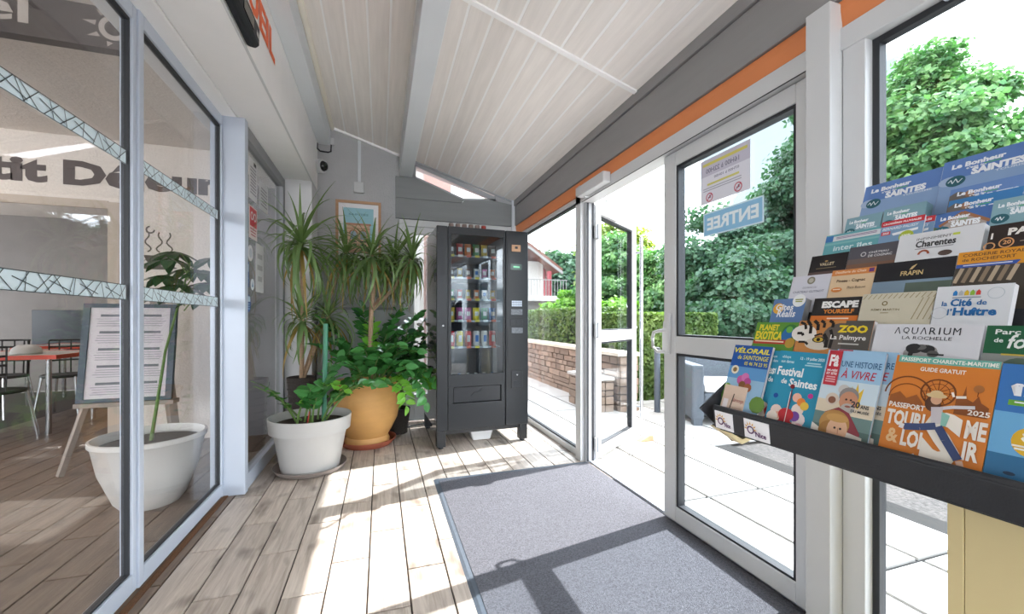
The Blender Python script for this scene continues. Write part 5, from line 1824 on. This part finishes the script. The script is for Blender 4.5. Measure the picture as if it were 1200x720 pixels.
def tourisme(p, w):
    p.rect(0, w, 0, .2, '#d9802f'); p.rect(.03 * w, w, .0, .012, '#6fb3a4'); p.text('PASSEPORT CHARENTE-MARITIME', .06 * w, .985 * w, .003, .0095, '#f4f2ea', .02)
    p.text('GUIDE GRATUIT', .28 * w, .72 * w, .018, .025, '#f4f2ea', .02)
    dk = '#7b421c'
    p.ring(.50 * w, .058, .020, .0225, dk, n=26); p.ring(.50 * w, .058, .014, .015, dk, n=20)
    for k in range(6):
        a = k * PI / 6
        p.line([(.5 * w - .021 * math.cos(a), .058 - .021 * math.sin(a)), (.5 * w + .021 * math.cos(a), .058 + .021 * math.sin(a))], .0009, dk)
    p.line([(.5 * w, .058), (.44 * w, .086)], .0016, dk); p.line([(.5 * w, .058), (.56 * w, .086)], .0016, dk)
    p.ring(.20 * w, .068, .030, .0325, dk, n=20, a0=PI, a1=1.9 * PI); p.ring(.20 * w, .074, .024, .0255, dk, n=20, a0=PI, a1=2 * PI)
    p.poly([(.02 * w, .072), (.12 * w, .064), (.2 * w, .074), (.3 * w, .066), (.38 * w, .08), (.38 * w, .088), (.02 * w, .088)][::-1], '#9a5724')
    p.poly([(.68 * w, .088), (.68 * w, .062), (.73 * w, .062), (.75 * w, .042), (.77 * w, .062), (.83 * w, .066), (.87 * w, .056), (.9 * w, .066), (.97 * w, .072), (.97 * w, .088)][::-1], '#8c4d20')
    p.disc(.86 * w, .045, .006, '#a86a34'); p.line([(.86 * w, .05), (.86 * w, .057)], .001, dk)
    wt_ = '#f1e9dc'
    p.text('S', .43 * w, .80 * w, .088, .172, wt_, .06)
    p.text('PASSEPORT', .03 * w, .41 * w, .083, .092, wt_, .03); p.text('2025', .80 * w, .99 * w, .078, .086, wt_, .02)
    p.text('TOURI', .03 * w, .43 * w, .096, .122, wt_, .04); p.text('ME', .81 * w, .99 * w, .094, .122, wt_, .04)
    p.text('&', .07 * w, .20 * w, .128, .152, '#ebc08a', .03); p.text('LOI', .23 * w, .44 * w, .126, .154, wt_, .04); p.text('IR', .82 * w, .96 * w, .126, .154, wt_, .04)
    p.line([(.38 * w, .163), (.42 * w, .17)], .003, wt_); p.line([(.45 * w, .166), (.48 * w, .174)], .003, wt_); p.line([(.64 * w, .055), (.66 * w, .062)], .003, wt_); p.line([(.68 * w, .062), (.77 * w, .060)], .004, wt_)
    p.line([(.54 * w, .084), (.67 * w, .078), (.86 * w, .074)], .005, '#d8d2d4'); p.disc(.48 * w, .077, .010, '#5a3826', .013); p.disc(.505 * w, .070, .007, '#dba888', .008)
    p.disc(.50 * w, .0635, .013, '#dcc08e', .004); p.disc(.50 * w, .060, .008, '#dcc08e', .005)
    p.poly([(.47 * w, .083), (.58 * w, .080), (.60 * w, .106), (.50 * w, .110)][::-1], '#cdc6c9'); p.poly([(.58 * w, .088), (.66 * w, .092), (.64 * w, .110), (.59 * w, .110)][::-1], '#8fc4b4')
    p.line([(.55 * w, .112), (.40 * w, .118), (.24 * w, .122)], .011, '#3b4a74'); p.line([(.57 * w, .112), (.66 * w, .130), (.80 * w, .156)], .011, '#3b4a74')
    p.line([(.24 * w, .122), (.19 * w, .121)], .008, '#e8e2e0'); p.line([(.81 * w, .157), (.845 * w, .17)], .008, '#d8b49c')
    p.rect(.56 * w, w, .168, .2, '#4fa596'); p.text('COUPON', .62 * w, .97 * w, .172, .181, '#d8e6e0', .02)


def ile(p, w):
    p.rect(0, w, 0, .2, '#3a78bc'); p.rect(0, w, .07, .14, '#6fb0dc'); p.rect(0, w, .13, .2, '#2f6f9a')
    p.text('ÎLE', .12 * w, .62 * w, .028, .046, '#f2f5f8', .04); p.rect(.12 * w, .95 * w, .052, .060, '#6fae3c'); p.lines(.18 * w, .9 * w, .054, .059, 1, '#f2f5f8', .002, 0)
    p.disc(.42 * w, .108, .021, '#e3b32c'); p.text('8', .30 * w, .52 * w, .093, .110, '#f7f3e6', .05); p.lines(.2 * w, .62 * w, .114, .122, 2, '#f7f3e6', .0025)
    p.disc(.25 * w, .155, .006, '#1c3550', .0025)


def planet(p, w):
    p.rect(0, w, 0, .2, '#5f9438'); p.disc(.85 * w, .025, .02, '#3c7a3c'); p.disc(.80 * w, .03, .013, '#2f6fae', .02, rot=.4); p.disc(.83 * w, .018, .008, '#6fb04a'); p.disc(.9 * w, .05, .012, '#b8923a')
    p.text('PLANET', .10 * w, .58 * w, .006, .021, '#eed83a', .04); p.text('EXOTICA', .04 * w, .70 * w, .023, .045, '#eed83a', .05)
    p.poly([(.02 * w, .047), (.80 * w, .043), (.80 * w, .054), (.02 * w, .056)][::-1], '#b93a2c'); p.lines(.06 * w, .76 * w, .047, .053, 1, '#f2e6c8', .003, 0)


def zoo(p, w):
    p.rect(0, w, 0, .2, '#c9884a'); p.disc(.10 * w, .03, .028, '#e8e2da', .02); p.disc(.35 * w, .052, .030, '#dcd2c4', .014); p.disc(.62 * w, .035, .035, '#6a6058', .03); p.rect(.66 * w, w, 0, .2, '#57534e')
    k_ = '#1f1a18'
    for (a, b_, c, d, ww) in ((.02, .004, .12, .02, .006), (.0, .03, .10, .035, .006), (.12, .0, .20, .03, .007), (.22, .0, .30, .022, .007), (.32, .0, .38, .016, .006), (.05, .05, .2, .055, .005), (.40, .03, .46, .06, .007), (.48, .02, .52, .06, .006), (.27, .035, .38, .031, .004), (.44, .0, .5, .015, .006)):
        p.line([(a * w, b_), ((a + c) / 2 * w + .004, (b_ + d) / 2 - .003), (c * w, d)], ww, k_)
    p.disc(.34 * w, .043, .013, k_, .007); p.disc(.34 * w, .043, .010, '#c9a83c', .0055); p.disc(.34 * w, .043, .004, k_)
    p.text('ZOO', .58 * w, .95 * w, .010, .026, '#ecd02f', .05); p.text('La Palmyre', .50 * w, .95 * w, .031, .044, '#f0eeea', .02); p.lines(.6 * w, .9 * w, .048, .053, 1, '#c9c6c0', .003)


def aqua(p, w):
    d = '#35383d'
    for k, ch in enumerate(['Λ', 'Q', 'U', 'Λ', 'R', 'I', 'U', 'M']):
        x = .21 + k * .085 - (.0 if k < 6 else .045)
        p.text(ch, x * w, (x + (.062 if ch != 'I' else .012)) * w, .006, .0185, d)
    p.text('LA ROCHELLE', .30 * w, .76 * w, .0225, .0285, d)
    k_ = '#2b2b2d'
    p.disc(.50 * w, .052, .024, '#9c9a9a', .015, rot=-.2); p.disc(.44 * w, .045, .012, k_, .009); p.disc(.56 * w, .045, .011, k_, .007); p.disc(.5 * w, .042, .008, '#6a6868', .005); p.disc(.62 * w, .053, .008, '#5a5858', .006)
    p.poly([(.38 * w, .075), (.40 * w, .046), (.46 * w, .036), (.5 * w, .04), (.44 * w, .055), (.41 * w, .075)][::-1], k_); p.line([(.58 * w, .054), (.72 * w, .054)], .003, k_)


def parc(p, w):
    p.rect(0, w, .045, .2, '#8a8f8c'); p.rect(0, w, .0, .044, '#1f5f3e'); p.text('Parc Aventure', .1 * w, 1.0 * w, .006, .014, '#eef2ee', .02); p.text('de', .1 * w, .2 * w, .020, .027, '#eef2ee', .02); p.text('forêt', .25 * w, .75 * w, .014, .036, '#eef2ee', .02, .2); p.rect(.2 * w, .9 * w, .0445, .047, '#c9b04a'); p.disc(.4 * w, .07, .02, '#54685a')


def gites(p, w):
    p.rect(0, w, 0, .2, '#5f7fae'); p.disc(.2 * w, .025, .014, '#e2a93c'); p.disc(.8 * w, .006, .016, '#eef0f0'); p.lines(.66 * w, .94 * w, .002, .012, 2, '#9aa04a', .003)
    p.text('Gîtes', .12 * w, .68 * w, .014, .030, '#f2f3f5', .02, .1); p.text('Réalis', .2 * w, .78 * w, .030, .048, '#f2f3f5', .02, .1)


def escape(p, w):
    p.rect(.0, w, 0, .2, '#2a2829'); p.text('ESCAPE', .20 * w, .96 * w, .008, .024, '#f3f2f0', .06); p.text('YOURSELF', .26 * w, .90 * w, .027, .037, '#e08a3a', .04); p.rect(0, w, .042, .2, '#d9782e'); p.lines(.3 * w, .9 * w, .047, .052, 1, '#f6e6d2', .003)


def remy(p, w):
    c = '#c9c0a6'
    for k in range(14):
        x = .02 + k * .074
        p.line([(x * w, .012), ((x + .05) * w, .002)], .0014, '#a99d7c')
        if k > 9: p.line([(x * w, .055), ((x + .10) * w, .012)], .0014, '#a99d7c')
    p.ring(.36 * w, .022, .003, .005, '#8d7d58', n=10); p.text('RÉMY MARTIN', .18 * w, .58 * w, .032, .037, '#85785a', .01); p.lines(.3 * w, .46 * w, .041, .043, 1, '#a99d7c', .0015)


def cite(p, w):
    for k, c in enumerate(('#2f7fc4', '#b8bcc0', '#d8b42c', '#8fb83c', '#cf3f34')):
        x = .24 + k * .077
        p.poly([(x * w, .018), ((x + .06) * w, .018), ((x + .06) * w, .012), ((x + .03) * w, .008), (x * w, .012)], c)
    p.lines(.24 * w, .62 * w, .021, .024, 1, '#8f9aa6', .002, 0)
    b_ = '#2a6ca8'
    p.text('la', .11 * w, .19 * w, .028, .037, b_, .02); p.text('Cité', .23 * w, .52 * w, .024, .038, b_, .04); p.text('de', .58 * w, .71 * w, .027, .036, b_, .02); p.text("l'", .21 * w, .27 * w, .042, .054, b_, .02); p.text('Huître', .29 * w, .85 * w, .040, .055, b_, .04)
    p.ring(.8 * w, .016, .009, .010, '#b9c4cc'); p.ring(.1 * w, .05, .010, .011, '#c4ccd2')


def guynot(p, w):
    p.disc(.52 * w, .014, .0085, '#b9b3a6'); p.ring(.52 * w, .014, .006, .010, '#85806f', n=14); p.text('DOMAINE DU', .34 * w, .70 * w, .030, .035, '#6a6a78'); p.text('CHÂTEAU GUYNOT', .10 * w, .90 * w, .039, .046, '#4a4c66', .01)


def pineau(p, w):
    p.rect(0, w, 0, .014, '#d98a4c'); p.text('Distillerie du Chais', .08 * w, .80 * w, .003, .009, '#f2dcc0', .02, .2); p.rect(.86 * w, .97 * w, .002, .011, '#6a3a7a'); p.text('Pineau - Cognac', .16 * w, .82 * w, .024, .033, '#4a3a2c', .02)
    p.disc(.2 * w, .049, .012, '#d9843c', .006); p.lines(.1 * w, .3 * w, .047, .051, 1, '#f6e6d2', .002); p.text('Place Bassuet', .45 * w, .86 * w, .042, .048, '#54483c')


def frapin(p, w):
    p.rect(0, w, .042, .2, '#7f95a8'); p.rect(.45 * w, w, .048, .2, '#5c6a60'); g = '#d9bd86'
    p.poly([(.46 * w, .020), (.49 * w, .013), (.55 * w, .008), (.53 * w, .013), (.50 * w, .019)][::-1], g); p.text('FRAPIN', .36 * w, .64 * w, .022, .032, g, .02)


def corderie(p, w):
    p.rect(0, w, 0, .024, '#dd962e'); p.text('CORDERIE ROYALE', .07 * w, .93 * w, .004, .010, '#6a4a2c', .02); p.text('de ROCHEFORT', .07 * w, .78 * w, .013, .019, '#6a4a2c', .02); p.poly([(0, .024), (.85 * w, .024), (.80 * w, .031), (0, .031)][::-1], '#3a5aa8'); p.lines(.1 * w, .75 * w, .026, .029, 1, '#d3dcf0', .002, 0)
    p.rect(0, w, .031, .2, '#4a423a')
    for k in range(7):
        p.line([((.02 + k * .12) * w, .06), ((.10 + k * .12) * w, .032)], .006, ('#b8a68e', '#8f7d68')[k % 2])


def vallet(p, w):
    p.disc(.45 * w, .018, .004, '#b5935a', .002); p.text('VALLET', .28 * w, .68 * w, .022, .030, '#d9c9a8', .02); p.lines(.2 * w, .75 * w, .036, .038, 1, '#8a7a5c', .0015, 0); p.rect(0, w, .046, .2, '#5a4744')


def cognac(p, w):
    p.rect(0, w, .0, .2, '#54525a'); p.rect(0, w, .032, .045, '#6a5c58'); p.rect(0, w, .045, .2, '#7a5a48'); p.ring(.33 * w, .022, .004, .006, '#c9c6c8', n=10); p.text('CHÂTEAU', .44 * w, .84 * w, .016, .022, '#d8d6d8', .02); p.text('DE COGNAC', .44 * w, .92 * w, .025, .031, '#d8d6d8', .02)


def charentes(p, w):
    p.text('INFINIMENT', .24 * w, .66 * w, .012, .0175, '#4a4a4c'); p.rect(.67 * w, .75 * w, .011, .016, '#c3cf52'); p.text('Charentes', .24 * w, .72 * w, .019, .034, '#333336', .03); p.lines(.24 * w, .7 * w, .036, .038, 1, '#9a9a9c', .002, 0)
    p.ring(.36 * w, .05, .006, .010, '#a5583c', n=14, a0=PI, a1=2 * PI); p.disc(.62 * w, .052, .011, '#5a4a44', .006)


def pal(p, w):
    p.text('PAL', .30 * w, .72 * w, .010, .024, '#f0ece6', .05); p.ring(.30 * w, .038, .008, .010, '#d9a070', n=18); p.text('20', .25 * w, .37 * w, .033, .041, '#d9a070', .03); p.text('I', .05 * w, .08 * w, .016, .028, '#f0ece6', .04); p.ring(.05 * w, .042, .006, .008, '#d9a070', n=14); p.line([(.5 * w, .038), (.9 * w, .036)], .0012, '#b8a898')


def inter(p, w):
    p.rect(0, w, 0, .2, '#66a8ae'); p.rect(.15 * w, w, .006, .020, '#d6dade'); p.rect(0, .15 * w, .003, .020, '#3f78b4'); p.lines(.2 * w, .95 * w, .009, .016, 2, '#8a6a90', .0018, .2); p.text('inter', .2 * w, .58 * w, .034, .048, '#d8ecee', .02); p.text('îles', .62 * w, .90 * w, .034, .048, '#d8ecee', .02); p.rect(0, w, .024, .030, '#7fb8ba')


def crois(p, w):
    p.rect(0, w, 0, .2, '#7f9fc0'); p.rect(0, w, 0, .014, '#c9323c'); p.text('CROISIÈRES FLUVIALES', .04 * w, .93 * w, .004, .010, '#f4ecec', .04); p.text('BERNARD PALISSY', .05 * w, .9 * w, .017, .024, '#dfe8f0', .02, .2); p.rect(.04 * w, .26 * w, .027, .036, '#c9323c'); p.text('2025', .07 * w, .23 * w, .029, .034, '#f4ecec', .03); p.poly([(.3 * w, .034), (.9 * w, .028), (.9 * w, .034), (.35 * w, .04)][::-1], '#e8ecf0'); p.disc(.66 * w, .046, .014, '#a9b83a'); p.text('100%', .56 * w, .76 * w, .041, .047, '#f4f4e8', .03)


def saintes(bg, img=None, s=1.0):
    def f(p, w):
        p.rect(0, w, 0, .2, bg)
        if img == 'house':
            p.poly([(0, .03), (.15 * w, .035), (.15 * w, .2), (0, .2)][::-1], '#5c6a4c'); p.poly([(.18 * w, .026), (.5 * w, .006), (.95 * w, .03), (.95 * w, .2), (.18 * w, .2)][::-1], '#a79a92'); p.line([(.1 * w, .03), (.5 * w, .005), (1.0 * w, .034)], .006, '#9a6a4c')
        if img == 'photo':
            p.poly([(0, .016), (.1 * w, .008), (.3 * w, .018), (.36 * w, .03), (.36 * w, .2), (0, .2)][::-1], '#6a6460'); p.disc(.26 * w, .018, .008, '#9a6f54')
        if img == 'sky':
            p.rect(0, w, .05, .2, '#8aa6cc'); p.disc(.1 * w, .055, .02, '#a9bcd8', .012)
        x0 = .10
        p.text('Le Bonheur', x0 * w, (x0 + .54) * w, .010 * s, .020 * s, '#eef2f6', .05); p.text("c'est ici", .26 * w, .46 * w, .021 * s, .026 * s, '#eef2f6', .03); p.rect(.44 * w, .60 * w, .0215 * s, .0235 * s, '#5fae6a')
        p.text('SAINTES', .32 * w, .84 * w, .026 * s, .040 * s, '#eef2f6', .06); p.text('TOURISME', .56 * w, .92 * w, .041 * s, .045 * s, '#d3dcea', .02)
        p.disc(.17 * w, .046 * s, .014 * s, '#2a5f6a', .011 * s)
        p.line([(.09 * w, .047 * s), (.12 * w, .042 * s), (.14 * w, .050 * s), (.17 * w, .041 * s), (.20 * w, .050 * s), (.24 * w, .043 * s)], .0014 * s, '#e6eef0')
    return f


brochure('blue rail-bike leaflet with yellow title, first in the front row', 0, .828, .106, 1.036, '#1d56a6', velorail, thick=.008)
cd = brochure('small cream card standing in front of the blue rail-bike leaflet', 0, .824, .066, .937, '#e3c9b4', lambda p, w: (p.rect(.08 * w, .3 * w, .035, .06, '#efe8ea'), p.text('Saintonge', .5 * w, .95 * w, .03, .042, '#a84a50', .0, .3), p.line([(.42 * w, .07), (.5 * w, .02)], .003, '#4a4038')), h=.10, thick=.003, back=-.036, name='card', cat='card')
brochure('teal festival leaflet half hidden behind its front copy', 0, .741, .10, 1.028, '#2b93b4', festival, thick=.004, back=.0075)
brochure('teal festival leaflet with a red cello, front copy', 0, .703, .105, 1.030, '#2b93b4', festival, thick=.006)
brochure('history leaflet with bearded man and blond child, front copy', 0, .597, .100, 1.039, '#9fc6e4', vivre, thick=.006)
brochure('history leaflet peeking out right of its front copy', 0, .586, .103, 1.041, '#9fc6e4', vivre, thick=.004, back=.009)
brochure('large orange leisure guide with leaping woman in the front row', 0, .481, .128, 1.038, '#d9802f', tourisme, thick=.008)
brochure('blue island leaflet right of the orange leisure guide', 0, .352, .10, 1.036, '#3a78bc', ile, thick=.006)
brochure('green exotic garden leaflet at the left of the second row', 1, .798, .108, 1.094, '#5f9438', planet, thick=.006)
brochure('zoo leaflet with a tiger face in the second row', 1, .687, .147, 1.098, '#c9884a', zoo, thick=.012)
brochure('white aquarium leaflet with a dark turtle in the second row', 1, .536, .148, 1.092, '#dcdde2', aqua, thick=.010)
brochure('dark green adventure park leaflet at the right of the second row', 1, .385, .10, 1.091, '#1f5f3e', parc, thick=.006)
brochure('thick pile of blue holiday home leaflets in the third row', 2, .792, .082, 1.152, '#5f7fae', gites, thick=.020, page='#8f9296')
brochure('black and orange escape game leaflet in the third row', 2, .690, .098, 1.149, '#2a2829', escape, thick=.012)
brochure('cream hatched cellar leaflet in the third row', 2, .590, .118, 1.153, '#d3ccb6', remy, thick=.006)
brochure('white oyster museum leaflet with five coloured huts in the third row', 2, .470, .095, 1.159, '#dfe2e6', cite, thick=.014)
brochure('white estate leaflet with a crest at the left of the fourth row', 3, .792, .096, 1.211, '#d6d6e0', guynot, thick=.006)
brochure('orange and beige distillery leaflet in the fourth row', 3, .694, .090, 1.216, '#e0c4a0', pineau, thick=.006)
brochure('black leaflet with gold flame and gold name in the fourth row', 3, .603, .130, 1.220, '#232327', frapin, thick=.008)
brochure('orange rope works leaflet at the right of the fourth row', 3, .471, .095, 1.224, '#dd962e', corderie, thick=.008)
brochure('black leaflet with small gold lettering at the left of the fifth row', 4, .791, .090, 1.267, '#242021', vallet, thick=.006)
brochure('dark grey castle leaflet in the fifth row', 4, .698, .098, 1.275, '#54525a', cognac, thick=.006)
brochure('white regional guide with black title in the fifth row', 4, .598, .134, 1.284, '#dcdde0', charentes, thick=.018)
brochure('dark brown leaflet with orange rings at the right of the fifth row', 4, .458, .085, 1.276, '#2f2522', pal, thick=.010)
brochure('teal and white leaflet at the left of the sixth row', 5, .795, .128, 1.326, '#66a8ae', inter, thick=.006)
brochure('river cruise leaflet with a red heading in the sixth row', 5, .666, .082, 1.334, '#7f9fc0', crois, thick=.006)
brochure('river cruise leaflet half hidden behind its front copy', 5, .652, .082, 1.330, '#7f9fc0', crois, thick=.004, back=.008)
brochure('blue town leaflet with a stone house gable in the sixth row', 5, .565, .086, 1.328, '#4a6ea8', saintes('#4a6ea8', 'house', .9), thick=.006)
brochure('grey teal town leaflet at the right of the sixth row', 5, .478, .080, 1.334, '#86aab4', saintes('#86aab4', None, .9), thick=.006)
brochure('grey teal town leaflet at the left of the seventh row', 6, .786, .084, 1.375, '#7fa3ae', saintes('#7fa3ae', None, .9), thick=.006)
brochure('thick pile of grey teal town leaflets second in the seventh row', 6, .699, .085, 1.378, '#7fa3ae', saintes('#7fa3ae', None, .9), thick=.026, page='#6a8a94')
brochure('bright blue town leaflet in front of a paler copy in the seventh row', 6, .575, .112, 1.366, '#3f7fb8', saintes('#3f7fb8', 'photo', 1.0), thick=.006)
brochure('paler blue town leaflet behind the bright blue one in the seventh row', 6, .578, .128, 1.393, '#6a8cc4', saintes('#6a8cc4', 'photo', 1.0), thick=.005, back=.012)
brochure('large blue town map standing at the left of the top row', 7, .792, .166, 1.472, '#5f82be', saintes('#5f82be', 'sky', 1.25), thick=.008)
brochure('large blue town map standing at the right of the top row', 7, .624, .165, 1.479, '#5f82be', saintes('#5f82be', 'sky', 1.25), thick=.008)
